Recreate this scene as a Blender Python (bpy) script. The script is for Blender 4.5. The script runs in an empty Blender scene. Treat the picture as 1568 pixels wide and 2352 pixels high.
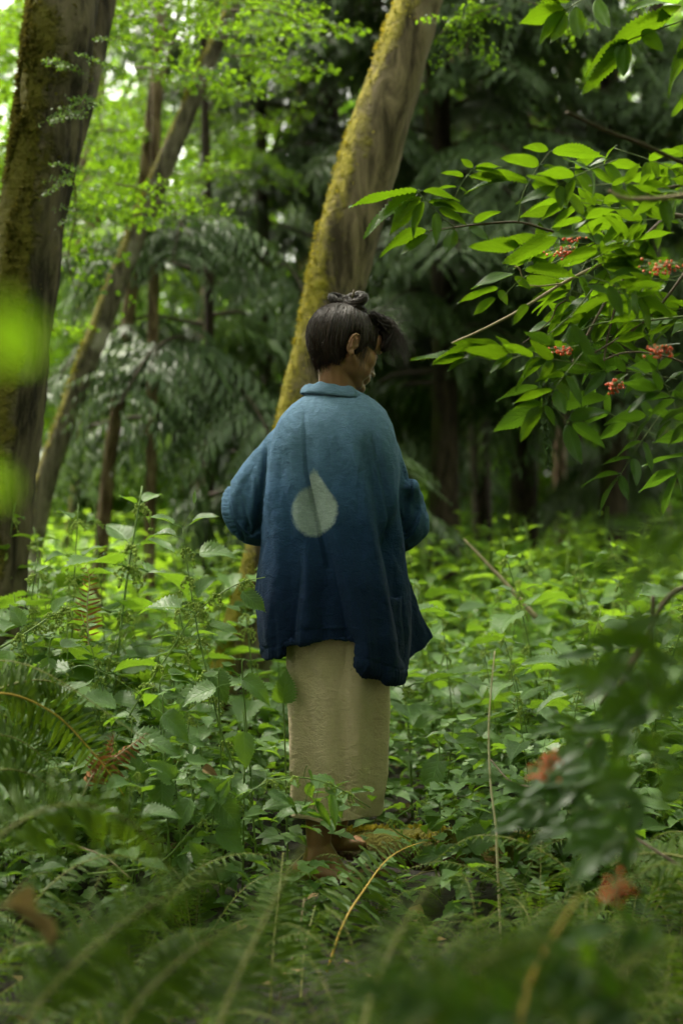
import bpy, math, random, os
import numpy as np
from mathutils import Vector, Matrix, Quaternion, noise

R = random.Random(11)
NR = np.random.RandomState(11)
PI = math.pi
rad = math.radians
F = 50.0 / 36.0 * 1024.0          # focal length in picture heights of 1024
ZC = 1.03                          # camera height
YP = 4.05                          # distance of the person
K = 682.0 / 1568.0


def P(px, py, Y):
    return Vector(((px - 341.0) / F * Y, Y, ZC - (py - 512.0) / F * Y))


def Q(qx, qy, Y):
    return P(qx * K, qy * K, Y)


# ------------------------------------------------------------------ camera, world, sun
scene = bpy.context.scene
C = scene.collection
cam_data = bpy.data.cameras.new('camera')
cam = bpy.data.objects.new('camera', cam_data)
C.objects.link(cam)
scene.camera = cam
cam.location = (0, 0, ZC)
cam.rotation_euler = (rad(90), 0, 0)
cam_data.sensor_fit = 'VERTICAL'
cam_data.sensor_height = 36.0
cam_data.sensor_width = 24.0
cam_data.lens = 50.0
cam_data.clip_start = 0.05
cam_data.clip_end = 500.0
cam_data.dof.use_dof = True
cam_data.dof.focus_distance = 3.9
cam_data.dof.aperture_fstop = 1.95
cam_data.dof.aperture_blades = 0

SUN_EL, SUN_AZ = 58.0, -55.0       # azimuth from +Y towards +X
world = bpy.data.worlds.new('World')
scene.world = world
world.use_nodes = True
wn = world.node_tree
wn.nodes.clear()
wo = wn.nodes.new('ShaderNodeOutputWorld')
wb = wn.nodes.new('ShaderNodeBackground')
sky = wn.nodes.new('ShaderNodeTexSky')
sky.sky_type = 'NISHITA'
sky.sun_disc = False
sky.sun_elevation = rad(SUN_EL)
sky.sun_rotation = rad(SUN_AZ)
sky.dust_density = 2.0
sky.air_density = 1.0
sky.ozone_density = 1.0
hs = wn.nodes.new('ShaderNodeHueSaturation')
hs.inputs['Saturation'].default_value = 0.10
wn.links.new(sky.outputs[0], hs.inputs['Color'])
tint = wn.nodes.new('ShaderNodeMix')
tint.data_type = 'RGBA'
tint.blend_type = 'MULTIPLY'
tint.inputs[0].default_value = 1.0
tint.inputs[7].default_value = (1.0, 0.99, 0.86, 1)
wn.links.new(hs.outputs[0], tint.inputs[6])
wn.links.new(tint.outputs[2], wb.inputs[0])
wb.inputs[1].default_value = 0.11
wn.links.new(wb.outputs[0], wo.inputs[0])

sun_data = bpy.data.lights.new('sun', 'SUN')
sun = bpy.data.objects.new('sun', sun_data)
C.objects.link(sun)
sun_data.energy = 1.5
sun_data.angle = rad(14)
sun_data.color = (1.0, 0.94, 0.80)
sd = Vector((math.sin(rad(SUN_AZ)) * math.cos(rad(SUN_EL)), math.cos(rad(SUN_AZ)) * math.cos(rad(SUN_EL)), math.sin(rad(SUN_EL))))
sun.rotation_euler = sd.to_track_quat('Z', 'Y').to_euler()

scene.view_settings.view_transform = 'Standard'
scene.view_settings.look = 'None'
scene.view_settings.gamma = 1.0
scene.view_settings.use_curve_mapping = False
scene.view_settings.exposure = 2.95
scene.render.engine = 'CYCLES'
cy = scene.cycles
cy.max_bounces = 8
cy.diffuse_bounces = 4
cy.glossy_bounces = 2
cy.transmission_bounces = 5
cy.transparent_max_bounces = 6
cy.sample_clamp_indirect = 6.0
cy.use_denoising = True
cy.use_adaptive_sampling = True
cy.adaptive_threshold = 0.02
cy.caustics_reflective = False
cy.caustics_refractive = False


# ------------------------------------------------------------------ mesh helpers
class Geo:
    """Collects vertex / face arrays and links them as one mesh."""

    def __init__(s):
        s.v, s.q, s.t, s.uv, s.rn = [], [], [], [], []
        s.qm, s.tm = [], []
        s.n = 0

    def add(s, g, M=None, rnd=0.0, mi=0):
        V, q, t, uv = g
        if M is not None:
            A = np.array(M)[:3, :]
            V = V @ A[:, :3].T + A[:, 3]
        s.v.append(V)
        s.uv.append(uv if uv is not None else np.zeros((len(V), 2)))
        s.rn.append(np.full(len(V), rnd))
        if len(q):
            s.q.append(np.asarray(q) + s.n)
            s.qm.append(np.full(len(q), mi))
        if len(t):
            s.t.append(np.asarray(t) + s.n)
            s.tm.append(np.full(len(t), mi))
        s.n += len(V)
        return s

    def arrays(s):
        V = np.concatenate(s.v)
        q = np.concatenate(s.q) if s.q else np.zeros((0, 4), int)
        t = np.concatenate(s.t) if s.t else np.zeros((0, 3), int)
        return (V, q, t, np.concatenate(s.uv))

    def mesh(s, name, mats, smooth=True):
        V = np.concatenate(s.v).astype(np.float32)
        q = np.concatenate(s.q) if s.q else np.zeros((0, 4), int)
        t = np.concatenate(s.t) if s.t else np.zeros((0, 3), int)
        uv = np.concatenate(s.uv).astype(np.float32)
        me = bpy.data.meshes.new(name)
        me.vertices.add(len(V))
        me.vertices.foreach_set('co', V.ravel())
        loops = np.concatenate([q.ravel(), t.ravel()]).astype(np.int32)
        tot = np.concatenate([np.full(len(q), 4), np.full(len(t), 3)]).astype(np.int32)
        start = np.concatenate([[0], np.cumsum(tot)[:-1]]).astype(np.int32)
        me.loops.add(len(loops))
        me.loops.foreach_set('vertex_index', loops)
        me.polygons.add(len(tot))
        me.polygons.foreach_set('loop_start', start)
        me.polygons.foreach_set('loop_total', tot)
        mi = np.concatenate((s.qm + s.tm) or [np.zeros(0)]).astype(np.int32)
        me.polygons.foreach_set('material_index', mi)
        me.polygons.foreach_set('use_smooth', np.full(len(tot), smooth))
        ul = me.uv_layers.new(name='UVMap')
        ul.data.foreach_set('uv', uv[loops].ravel())
        at = me.attributes.new('rnd', 'FLOAT', 'POINT')
        at.data.foreach_set('value', np.concatenate(s.rn).astype(np.float32))
        if not isinstance(mats, (list, tuple)):
            mats = [mats]
        for m in mats:
            me.materials.append(m)
        me.update(calc_edges=True)
        return me


def grid_faces(rows, cols, wrap=False):
    i = np.arange(rows - 1)[:, None] * cols
    if wrap:
        j = np.arange(cols)[None, :]
        k = (j + 1) % cols
    else:
        j = np.arange(cols - 1)[None, :]
        k = j + 1
    return np.stack([i + j, i + k, i + cols + k, i + cols + j], -1).reshape(-1, 4)


def frames_along(pts):
    pts = np.asarray(pts, float)
    T = np.gradient(pts, axis=0)
    T /= np.linalg.norm(T, axis=1)[:, None] + 1e-12
    n = len(pts)
    N = np.zeros((n, 3))
    a = np.array([0, 0, 1.0]) if abs(T[0][2]) < 0.8 else np.array([1.0, 0, 0])
    a = a - T[0] * a.dot(T[0])
    N[0] = a / np.linalg.norm(a)
    for i in range(1, n):
        a = N[i - 1] - T[i] * N[i - 1].dot(T[i])
        N[i] = a / (np.linalg.norm(a) + 1e-12)
    return T, N, np.cross(T, N)


def tube(pts, radii, n=5, cap=True):
    pts = np.asarray([list(p) for p in pts], float)
    m = len(pts)
    r = np.broadcast_to(np.asarray(radii, float), (m,))
    T, N, B = frames_along(pts)
    a = np.arange(n) / n * 2 * PI
    V = (pts[:, None, :] + r[:, None, None] * (np.cos(a)[None, :, None] * N[:, None, :] + np.sin(a)[None, :, None] * B[:, None, :])).reshape(-1, 3)
    q = grid_faces(m, n, True)
    L = np.concatenate([[0], np.cumsum(np.linalg.norm(np.diff(pts, axis=0), axis=1))])
    uv = np.stack([np.tile(a / (2 * PI), m), np.repeat(L, n)], -1)
    t = []
    if cap:
        V = np.concatenate([V, pts[-1:], pts[:1]])
        uv = np.concatenate([uv, [[0, L[-1]]], [[0, 0]]])
        k = (m - 1) * n
        t = [[k + i, k + (i + 1) % n, m * n] for i in range(n)] + [[(i + 1) % n, i, m * n + 1] for i in range(n)]
    return (V, q, np.array(t, int).reshape(-1, 3), uv)


def smooth_path(pts, n):
    """Catmull-Rom through pts, n samples."""
    p = np.asarray([list(x) for x in pts], float)
    if len(p) == 2:
        t = np.linspace(0, 1, n)[:, None]
        return p[0] * (1 - t) + p[1] * t
    p = np.concatenate([[2 * p[0] - p[1]], p, [2 * p[-1] - p[-2]]])
    s = len(p) - 3
    out = []
    for u in np.linspace(0, s - 1e-9, n):
        i = int(u)
        t = u - i
        a, b, c, d = p[i:i + 4]
        out.append(0.5 * ((2 * b) + (c - a) * t + (2 * a - 5 * b + 4 * c - d) * t * t + (3 * b - a - 3 * c + d) * t ** 3))
    return np.array(out)


def ellipsoid(c, r, rot=None, n=16):
    m = n
    th = np.linspace(0, PI, m + 1)
    ph = np.arange(2 * m) / (2 * m) * 2 * PI
    V = np.stack([np.outer(np.sin(th), np.cos(ph)), np.outer(np.sin(th), np.sin(ph)), np.outer(np.cos(th), np.ones_like(ph))], -1).reshape(-1, 3)
    V = V * np.asarray(r)
    if rot is not None:
        V = V @ np.array(rot)[:3, :3].T
    V = V + np.asarray(list(c))
    return (V, grid_faces(m + 1, 2 * m, True)[:, ::-1], np.zeros((0, 3), int), np.zeros((len(V), 2)))


def frame_mat(o, d, up, s=1.0, sx=1.0):
    """Matrix with local +Y along d, local +Z close to up."""
    d = Vector(d).normalized()
    up = Vector(up)
    x = d.cross(up)
    if x.length < 1e-5:
        x = d.orthogonal()
    x.normalize()
    z = x.cross(d)
    M = Matrix(((x.x * s * sx, d.x * s, z.x * s, o[0]), (x.y * s * sx, d.y * s, z.y * s, o[1]), (x.z * s * sx, d.z * s, z.z * s, o[2]), (0, 0, 0, 1)))
    return M


def tag(o, label=None, cat=None, group=None, kind=None):
    if label:
        o['label'] = label
    if cat:
        o['category'] = cat
    if group:
        o['group'] = group
    if kind:
        o['kind'] = kind
    return o


def empty(name, loc=(0, 0, 0), rz=0.0):
    o = bpy.data.objects.new(name, None)
    C.objects.link(o)
    o.location = loc
    o.rotation_euler = (0, 0, rz)
    o.empty_display_size = 0.1
    return o


KIDS = {}


def mob(name, me, parent=None, M=None):
    """Link a mesh object; M is a world matrix (the parent sits at a plain location)."""
    o = bpy.data.objects.new(name, me)
    C.objects.link(o)
    if parent is not None:
        o.parent = parent
        KIDS.setdefault(parent.name, []).append(o)
    if M is not None:
        if parent is not None:
            W = Matrix.LocRotScale(parent.location, parent.rotation_euler, parent.scale)
            if parent.parent is not None:
                p2 = parent.parent
                W = Matrix.LocRotScale(p2.location, p2.rotation_euler, p2.scale) @ W
            M = W.inverted() @ M
        o.matrix_basis = M
    return o




def copy_tree(o, parent=None):
    c = o.copy()
    C.objects.link(c)
    c.parent = parent
    for ch in KIDS.get(o.name, ()):
        KIDS.setdefault(c.name, []).append(copy_tree(ch, c))
    return c


# ------------------------------------------------------------------ materials
class NT:
    def __init__(s, name):
        s.m = bpy.data.materials.new(name)
        s.m.use_nodes = True
        s.t = s.m.node_tree
        s.t.nodes.clear()
        s.out = s.t.nodes.new('ShaderNodeOutputMaterial')

    def n(s, typ, ins=None, **kw):
        x = s.t.nodes.new('ShaderNode' + typ)
        for k, v in kw.items():
            setattr(x, k, v)
        for k, v in (ins or {}).items():
            if hasattr(v, 'is_linked') or hasattr(v, 'links'):
                s.t.links.new(v, x.inputs[k])
            else:
                x.inputs[k].default_value = v
        return x

    def math(s, op, a, b=0.0, c=None, clamp=False):
        ins = {0: a, 1: b}
        if c is not None:
            ins[2] = c
        return s.n('Math', ins, operation=op, use_clamp=clamp).outputs[0]

    def mix(s, f, a, b, typ='MIX'):
        x = s.n('Mix', None, data_type='RGBA', blend_type=typ)
        for i, v in ((0, f), (6, a), (7, b)):
            if hasattr(v, 'links'):
                s.t.links.new(v, x.inputs[i])
            else:
                if i and len(v) == 3:
                    v = (*v, 1)
                x.inputs[i].default_value = v
        return x.outputs[2]

    def ramp(s, f, stops, interp='LINEAR'):
        x = s.n('ValToRGB', {0: f})
        x.color_ramp.interpolation = interp
        el = x.color_ramp.elements
        while len(el) < len(stops):
            el.new(0.5)
        for e, (p, c) in zip(el, stops):
            e.position = p
            e.color = (*c, 1) if len(c) == 3 else c
        return x.outputs[0]

    def link(s, a, b):
        s.t.links.new(a, b)

    def surface(s, sh):
        s.t.links.new(sh, s.out.inputs[0])
        return s.m


def leaf_mat(name, c_dark, c_light, trans, tmix=0.35, rough=0.42, spec=0.5, veins=0.0, edge=None, vein_col=None, bump=0.3):
    """Leaf: glossy upper face plus light coming through; colour varies by leaf."""
    b = NT(name)
    at = b.n('Attribute', None, attribute_name='rnd').outputs['Fac']
    ob = b.n('ObjectInfo').outputs['Random']
    r = b.math('FRACT', b.math('ADD', at, ob))
    tc = b.n('TexCoord')
    uv = tc.outputs['UV']
    nz = b.n('TexNoise', {'Vector': tc.outputs['Object'], 'Scale': 7.0, 'Detail': 3.0})
    f = b.math('ADD', b.math('MULTIPLY', r, 0.75), b.math('MULTIPLY', nz.outputs[0], 0.35), clamp=True)
    col = b.mix(f, c_dark, c_light)
    tcol = b.mix(f, [x * 0.6 for x in trans], [min(1, x * 1.35) for x in trans])
    h = None
    if veins:
        sp = b.n('SeparateXYZ', {0: uv})
        u = b.math('ABSOLUTE', b.math('SUBTRACT', sp.outputs[0], 0.5))
        mid = b.n('MapRange', {0: u, 1: 0.0, 2: 0.035, 3: 1.0, 4: 0.0}).outputs[0]
        w = b.math('SUBTRACT', b.math('MULTIPLY', sp.outputs[1], veins), b.math('MULTIPLY', u, veins * 0.55))
        tri = b.math('ABSOLUTE', b.math('SUBTRACT', b.math('FRACT', w), 0.5))
        sec = b.n('MapRange', {0: tri, 1: 0.33, 2: 0.5, 3: 0.0, 4: 1.0}).outputs[0]
        vm = b.math('MAXIMUM', mid, b.math('MULTIPLY', sec, 0.75))
        vc = vein_col or [min(1, x * 1.7) for x in c_light]
        col = b.mix(b.math('MULTIPLY', vm, 0.65), col, vc)
        tcol = b.mix(b.math('MULTIPLY', vm, 0.5), tcol, [x * 0.45 for x in trans])
        h = b.math('MULTIPLY', vm, -1.0)
    if edge:
        nz2 = b.n('TexNoise', {'Vector': tc.outputs['Object'], 'Scale': 3.0, 'Detail': 4.0})
        em = b.n('MapRange', {0: nz2.outputs[0], 1: 0.66, 2: 0.72, 3: 0.0, 4: 0.8}).outputs[0]
        col = b.mix(em, col, edge)
        tcol = b.mix(em, tcol, [x * 0.5 for x in edge])
    p = b.n('BsdfPrincipled', {'Base Color': col, 'Roughness': rough, 'Specular IOR Level': spec})
    tr = b.n('BsdfTranslucent', {'Color': tcol})
    if h is not None:
        bp = b.n('Bump', {'Height': h, 'Strength': bump, 'Distance': 0.004})
        b.link(bp.outputs[0], p.inputs['Normal'])
        b.link(bp.outputs[0], tr.inputs['Normal'])
    mx = b.n('MixShader', {0: tmix, 1: p.outputs[0], 2: tr.outputs[0]})
    return b.surface(mx.outputs[0])


def plain_mat(name, c1, c2=None, rough=0.7, scale=8.0, bump=0.3, spec=0.3, stretch=None, attr=True):
    b = NT(name)
    tc = b.n('TexCoord')
    mp = b.n('Mapping', {0: tc.outputs['Object'], 3: stretch or (1, 1, 1)})
    nz = b.n('TexNoise', {'Vector': mp.outputs[0], 'Scale': scale, 'Detail': 6.0, 'Roughness': 0.6})
    f = nz.outputs[0]
    if attr:
        at = b.n('Attribute', None, attribute_name='rnd').outputs['Fac']
        f = b.math('ADD', b.math('MULTIPLY', nz.outputs[0], 0.8), b.math('MULTIPLY', at, 0.4), clamp=True)
    f = b.n('MapRange', {0: f, 1: 0.25, 2: 0.8}).outputs[0]
    col = b.mix(f, c1, c2 or c1)
    bp = b.n('Bump', {'Height': nz.outputs[0], 'Strength': bump, 'Distance': 0.01})
    p = b.n('BsdfPrincipled', {'Base Color': col, 'Roughness': rough, 'Specular IOR Level': spec, 'Normal': bp.outputs[0]})
    return b.surface(p.outputs[0])


def bark_mat(name, c1, c2, moss, side=(-1, 0, 0.15), amount=0.5, scale=6.0, pale=None):
    """Furrowed bark with moss growing on one side of the trunk."""
    b = NT(name)
    tc = b.n('TexCoord')
    ob = tc.outputs['Object']
    mp = b.n('Mapping', {0: ob, 3: (1, 1, 0.22)})
    n1 = b.n('TexNoise', {'Vector': mp.outputs[0], 'Scale': scale * 5, 'Detail': 8.0, 'Roughness': 0.65, 'Distortion': 0.6})
    n2 = b.n('TexNoise', {'Vector': ob, 'Scale': scale * 0.8, 'Detail': 5.0, 'Roughness': 0.6})
    n3 = b.n('TexNoise', {'Vector': ob, 'Scale': scale * 9, 'Detail': 4.0, 'Roughness': 0.7})
    f1 = b.n('MapRange', {0: n1.outputs[0], 1: 0.40, 2: 0.60}).outputs[0]
    col = b.mix(f1, c1, c2)
    if pale:
        f2 = b.n('MapRange', {0: n2.outputs[0], 1: 0.55, 2: 0.66}).outputs[0]
        col = b.mix(b.math('MULTIPLY', f2, 0.7), col, pale)
    ge = b.n('NewGeometry')
    dt = b.n('VectorMath', {0: ge.outputs['Normal'], 1: Vector(side).normalized()}, operation='DOT_PRODUCT').outputs['Value']
    m = b.math('ADD', b.math('ADD', dt, b.math('MULTIPLY', b.math('SUBTRACT', n2.outputs[0], 0.5), 2.6)), b.math('MULTIPLY', b.math('SUBTRACT', n3.outputs[0], 0.5), 1.0))
    mm = b.n('MapRange', {0: m, 1: 0.75 - amount, 2: 1.15 - amount}).outputs[0]
    mcol = b.mix(n3.outputs[0], [x * 0.55 for x in moss], [min(1, x * 1.35) for x in moss])
    col = b.mix(mm, col, mcol)
    h = b.math('ADD', n1.outputs[0], b.math('MULTIPLY', b.math('MULTIPLY', mm, n3.outputs[0]), 1.2))
    bp = b.n('Bump', {'Height': h, 'Strength': 1.0, 'Distance': 0.03})
    p = b.n('BsdfPrincipled', {'Base Color': col, 'Roughness': 0.88, 'Specular IOR Level': 0.2, 'Normal': bp.outputs[0]})
    return b.surface(p.outputs[0])


M_ = {}
M_['nettle'] = leaf_mat('nettle_leaf', (0.050, 0.105, 0.030), (0.115, 0.200, 0.058), (0.26, 0.46, 0.022), 0.34, 0.45, 0.45, veins=7.0, edge=(0.09, 0.06, 0.02))
M_['nettle_far'] = leaf_mat('nettle_foliage', (0.070, 0.145, 0.020), (0.145, 0.26, 0.036), (0.38, 0.62, 0.03), 0.44, 0.5, 0.45)
M_['nettle_stem'] = plain_mat('nettle_stem', (0.10, 0.17, 0.035), (0.20, 0.28, 0.06), 0.5, 12, 0.1)
M_['catkin'] = plain_mat('nettle_flower', (0.14, 0.22, 0.03), (0.30, 0.38, 0.07), 0.7, 40, 0.4)
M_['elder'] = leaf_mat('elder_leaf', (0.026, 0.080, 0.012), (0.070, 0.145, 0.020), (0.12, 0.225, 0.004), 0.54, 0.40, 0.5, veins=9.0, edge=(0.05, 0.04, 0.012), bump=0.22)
M_['elder_dark'] = leaf_mat('shaded_elder_leaf', (0.025, 0.065, 0.015), (0.045, 0.100, 0.02), (0.09, 0.19, 0.008), 0.42, 0.38, 0.5, veins=9.0)  # darker copy of the elder leaf, with the shade put into its colour
M_['elder_twig'] = plain_mat('elder_green_twig', (0.09, 0.13, 0.035), (0.16, 0.20, 0.06), 0.5, 20, 0.2)
M_['elder_bark'] = plain_mat('elder_bark', (0.05, 0.035, 0.02), (0.17, 0.12, 0.075), 0.7, 30, 0.5, stretch=(1, 1, 1))
M_['dead_twig'] = plain_mat('pale_dead_twig', (0.26, 0.20, 0.12), (0.45, 0.36, 0.24), 0.7, 25, 0.4)
M_['berry'] = plain_mat('red_berry', (0.68, 0.07, 0.02), (0.85, 0.16, 0.04), 0.25, 30, 0.05, 0.6)
M_['fern'] = leaf_mat('fern_frond', (0.026, 0.056, 0.008), (0.070, 0.115, 0.013), (0.17, 0.28, 0.010), 0.30, 0.52, 0.16)
M_['fern_rachis'] = plain_mat('fern_stalk', (0.12, 0.15, 0.035), (0.24, 0.22, 0.06), 0.5, 20, 0.1)
M_['gold_rachis'] = plain_mat('golden_fern_stalk', (0.38, 0.22, 0.035), (0.55, 0.36, 0.07), 0.5, 20, 0.1)
M_['dead_fern'] = leaf_mat('dead_fern', (0.10, 0.035, 0.012), (0.30, 0.13, 0.05), (0.28, 0.10, 0.03), 0.2, 0.7, 0.2)
M_['dead_leaf'] = leaf_mat('dry_leaf', (0.16, 0.105, 0.05), (0.42, 0.30, 0.15), (0.2, 0.13, 0.05), 0.2, 0.75, 0.2, veins=8.0, vein_col=(0.2, 0.1, 0.04))
M_['maple'] = leaf_mat('maple_leaf', (0.038, 0.090, 0.012), (0.078, 0.155, 0.018), (0.20, 0.36, 0.012), 0.48, 0.5, 0.4)
M_['young_leaf'] = leaf_mat('young_sapling_leaf', (0.09, 0.19, 0.015), (0.14, 0.27, 0.02), (0.32, 0.58, 0.015), 0.6, 0.5, 0.3)
M_['maple_far'] = leaf_mat('far_leaf', (0.040, 0.095, 0.018), (0.09, 0.17, 0.028), (0.26, 0.50, 0.03), 0.45, 0.6, 0.3)
M_['cedar'] = leaf_mat('cedar_spray', (0.030, 0.062, 0.020), (0.085, 0.135, 0.045), (0.10, 0.17, 0.03), 0.25, 0.5, 0.45)
M_['cedar_twig'] = plain_mat('cedar_twig', (0.03, 0.022, 0.015), (0.09, 0.06, 0.04), 0.8, 20, 0.3)
M_['pale_stalk'] = plain_mat('pale_stalk', (0.50, 0.42, 0.28), (0.72, 0.62, 0.44), 0.6, 30, 0.2)
M_['moss'] = plain_mat('moss', (0.05, 0.07, 0.012), (0.17, 0.17, 0.03), 0.95, 40, 0.8)
M_['bark_mossy'] = bark_mat('mossy_brown_bark', (0.016, 0.012, 0.006), (0.115, 0.092, 0.055), (0.095, 0.082, 0.010), (-1, -0.35, 0.0), 0.85, 2.6, (0.20, 0.17, 0.13))
M_['bark_yellow'] = bark_mat('bark_with_yellow_moss', (0.035, 0.026, 0.014), (0.19, 0.145, 0.085), (0.26, 0.22, 0.025), (-1, -0.30, 0.3), 0.34, 2.6, (0.26, 0.22, 0.16))
M_['bark_thin'] = bark_mat('mossy_grey_bark', (0.04, 0.032, 0.022), (0.18, 0.15, 0.11), (0.16, 0.14, 0.02), (-1, -0.1, 0.3), 0.45, 4.0, (0.42, 0.38, 0.32))
M_['bark_brown'] = bark_mat('brown_trunk_bark', (0.06, 0.035, 0.018), (0.24, 0.17, 0.105), (0.10, 0.10, 0.02), (-1, 0, 0), 0.05, 5.0, (0.33, 0.27, 0.2))
M_['bark_dark'] = bark_mat('dark_conifer_bark', (0.016, 0.011, 0.008), (0.06, 0.042, 0.03), (0.05, 0.055, 0.012), (-1, 0, 0), 0.2, 5.0)
M_['bark_pale'] = bark_mat('pale_patched_bark', (0.10, 0.07, 0.05), (0.30, 0.22, 0.16), (0.14, 0.12, 0.03), (-1, 0, 0), 0.1, 4.0, (0.62, 0.50, 0.42))


# ------------------------------------------------------------------ leaves
def leaf(kind='ovate', rows=13, cols=2, teeth=0.0, w=0.36, fold=0.25, curl=0.25, wave=0.02, petiole=0.0, seed=0, pr=0.012):
    """Leaf of length 1 along +Y, upper face +Z, in arrays. cols: quads per half."""
    rr = np.random.RandomState(seed + 5)
    t = np.linspace(0, 1, rows)
    if kind == 'ovate':
        pw = (t ** 0.36) * ((1 - t) ** 1.0) * (1 - 0.25 * np.clip((t - .6) / .3, 0, 1))
    elif kind == 'lance':
        pw = (t ** 0.60) * ((1 - t) ** 1.15)
    elif kind == 'blade':
        pw = (t ** 0.25) * ((1 - t) ** 0.7)
    else:
        pw = (t ** 0.5) * ((1 - t) ** 0.6)
    pw = pw / pw.max() * w
    k = np.arange(rows)
    th = np.where(k % 2 == 1, 1.0, 1.0 - teeth)
    xs = np.linspace(-1, 1, 2 * cols + 1)
    V = np.zeros((rows, 2 * cols + 1, 3))
    y = t.copy()
    for j, x in enumerate(xs):
        e = abs(x) > 0.99
        ww = pw * (th if e else 1.0)
        V[:, j, 0] = x * ww
        dy = np.zeros(rows)
        if e and teeth:
            dy = np.where(k % 2 == 1, 0.5 / rows, 0.0)
        V[:, j, 1] = y + dy + (0.035 * abs(x) * np.sin(t * PI))
        V[:, j, 2] = fold * abs(x) * ww + wave * np.sin(t * 9 + seed + x * 2) * abs(x)
        if 0.2 < abs(x) < 0.9:
            V[:, j, 2] += 0.018 * np.where(k % 2 == 1, 1, -1)
    ph = curl * t * t
    V[:, :, 2] -= ph[:, None]
    V[:, :, 1] *= (1 - 0.25 * abs(curl) * t)[:, None]
    bend = rr.uniform(-0.12, 0.12)
    V[:, :, 0] += (bend * t * t)[:, None]
    q = grid_faces(rows, 2 * cols + 1)
    uv = np.stack([np.tile(xs * 0.5 + 0.5, rows), np.repeat(t, 2 * cols + 1)], -1)
    V = V.reshape(-1, 3)
    if petiole:
        V[:, 1] += petiole
        a = tube([(0, 0, 0), (0, petiole * 0.5, 0.03), (0, petiole + 0.03, 0.0)], pr, 4, cap=False)
        n = len(V)
        V = np.concatenate([V, a[0]])
        uv = np.concatenate([uv, np.full((len(a[0]), 2), 0.5)])
        q = np.concatenate([q, a[1] + n])
    return (V, q, np.zeros((0, 3), int), uv)


NETTLE_HI = [leaf('ovate', 27, 2, 0.27, 0.33 + 0.03 * (i % 3), 0.25 + 0.08 * (i % 2), 0.15 + 0.1 * (i % 4), 0.03, 0.3, i) for i in range(6)]
NETTLE_MID = [leaf('ovate', 11, 1, 0.16, 0.31, 0.25, 0.2 + 0.1 * (i % 3), 0.02, 0.25, i) for i in range(4)]
NETTLE_LO = [leaf('ovate', 5, 1, 0.0, 0.33, 0.3, 0.25, 0.0, 0.0, i) for i in range(3)]
ELDER_HI = [leaf('lance', 33, 2, 0.22, 0.155 + 0.025 * (i % 3), 0.2 + 0.08 * (i % 2), 0.08 + 0.07 * (i % 4), 0.02, 0.03, i + 10) for i in range(6)]
ELDER_LO = [leaf('lance', 11, 1, 0.0, 0.20, 0.25, 0.15, 0.02, 0.0, i + 10) for i in range(3)]
PINNA_HI = [leaf('blade', 13, 1, 0.12, 0.060, 0.3, 0.15 + 0.12 * (i % 3), 0.03, 0.0, i + 30) for i in range(4)]
PINNA_LO = [leaf('blade', 5, 1, 0.0, 0.072, 0.3, 0.2 + 0.12 * (i % 3), 0.03, 0.0, i + 30) for i in range(3)]
MAPLE_LO = [leaf('round', 4, 1, 0.0, 0.42, 0.2, 0.2, 0.0, 0.0, i) for i in range(2)]


def me_of(g, name, mat):
    x = Geo()
    x.add(g)
    return x.mesh(name, mat)


ME_NETTLE = [me_of(g, 'nettle_leaf', M_['nettle']) for g in NETTLE_HI]
ME_ELDER = [me_of(g, 'elder_leaflet', M_['elder']) for g in ELDER_HI]
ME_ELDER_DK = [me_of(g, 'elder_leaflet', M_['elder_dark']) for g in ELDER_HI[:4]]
ME_PINNA = [me_of(g, 'fern_pinna', M_['fern']) for g in PINNA_HI]


def rv(s=1.0, r=R):
    return Vector((r.uniform(-s, s), r.uniform(-s, s), r.uniform(-s, s)))


# ================================================================== GROUND
def build_ground():
    n = 130
    xs = np.sinh(np.linspace(-4.2, 4.2, n)) / math.sinh(4.2) * 90
    ys = 3 + np.sinh(np.linspace(-4.2, 4.2, n)) / math.sinh(4.2) * 110
    V = []
    for y in ys:
        for x in xs:
            d = math.hypot(x, y - 4)
            z = noise.noise(Vector((x * 0.5, y * 0.5, 0))) * 0.10 * min(1, max(0.0, (d - 0.7) / 2.0)) + noise.noise(Vector((x * 3, y * 3, 5))) * 0.015
            V.append((x, y, z - 0.012 + max(0.0, d - 25) * 0.01))
    g = Geo()
    g.add((np.array(V), grid_faces(n, n), np.zeros((0, 3), int), None))
    b = NT('forest_soil')
    tc = b.n('TexCoord')
    n1 = b.n('TexNoise', {'Vector': tc.outputs['Object'], 'Scale': 3.0, 'Detail': 8.0, 'Roughness': 0.7})
    n2 = b.n('TexVoronoi', {'Vector': tc.outputs['Object'], 'Scale': 35.0})
    col = b.ramp(n1.outputs[0], [(0.3, (0.008, 0.006, 0.004)), (0.5, (0.022, 0.015, 0.009)), (0.62, (0.024, 0.024, 0.008)), (0.8, (0.055, 0.034, 0.018))])
    col = b.mix(0.35, col, n2.outputs['Color'], 'MULTIPLY')
    bp = b.n('Bump', {'Height': n1.outputs[0], 'Strength': 1.0, 'Distance': 0.05})
    p = b.n('BsdfPrincipled', {'Base Color': col, 'Roughness': 0.95, 'Normal': bp.outputs[0]})
    o = mob('forest_ground', g.mesh('forest_ground', b.surface(p.outputs[0])))
    tag(o, 'dark brown forest soil under the nettles and ferns', None, None, 'structure')


build_ground()


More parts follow.
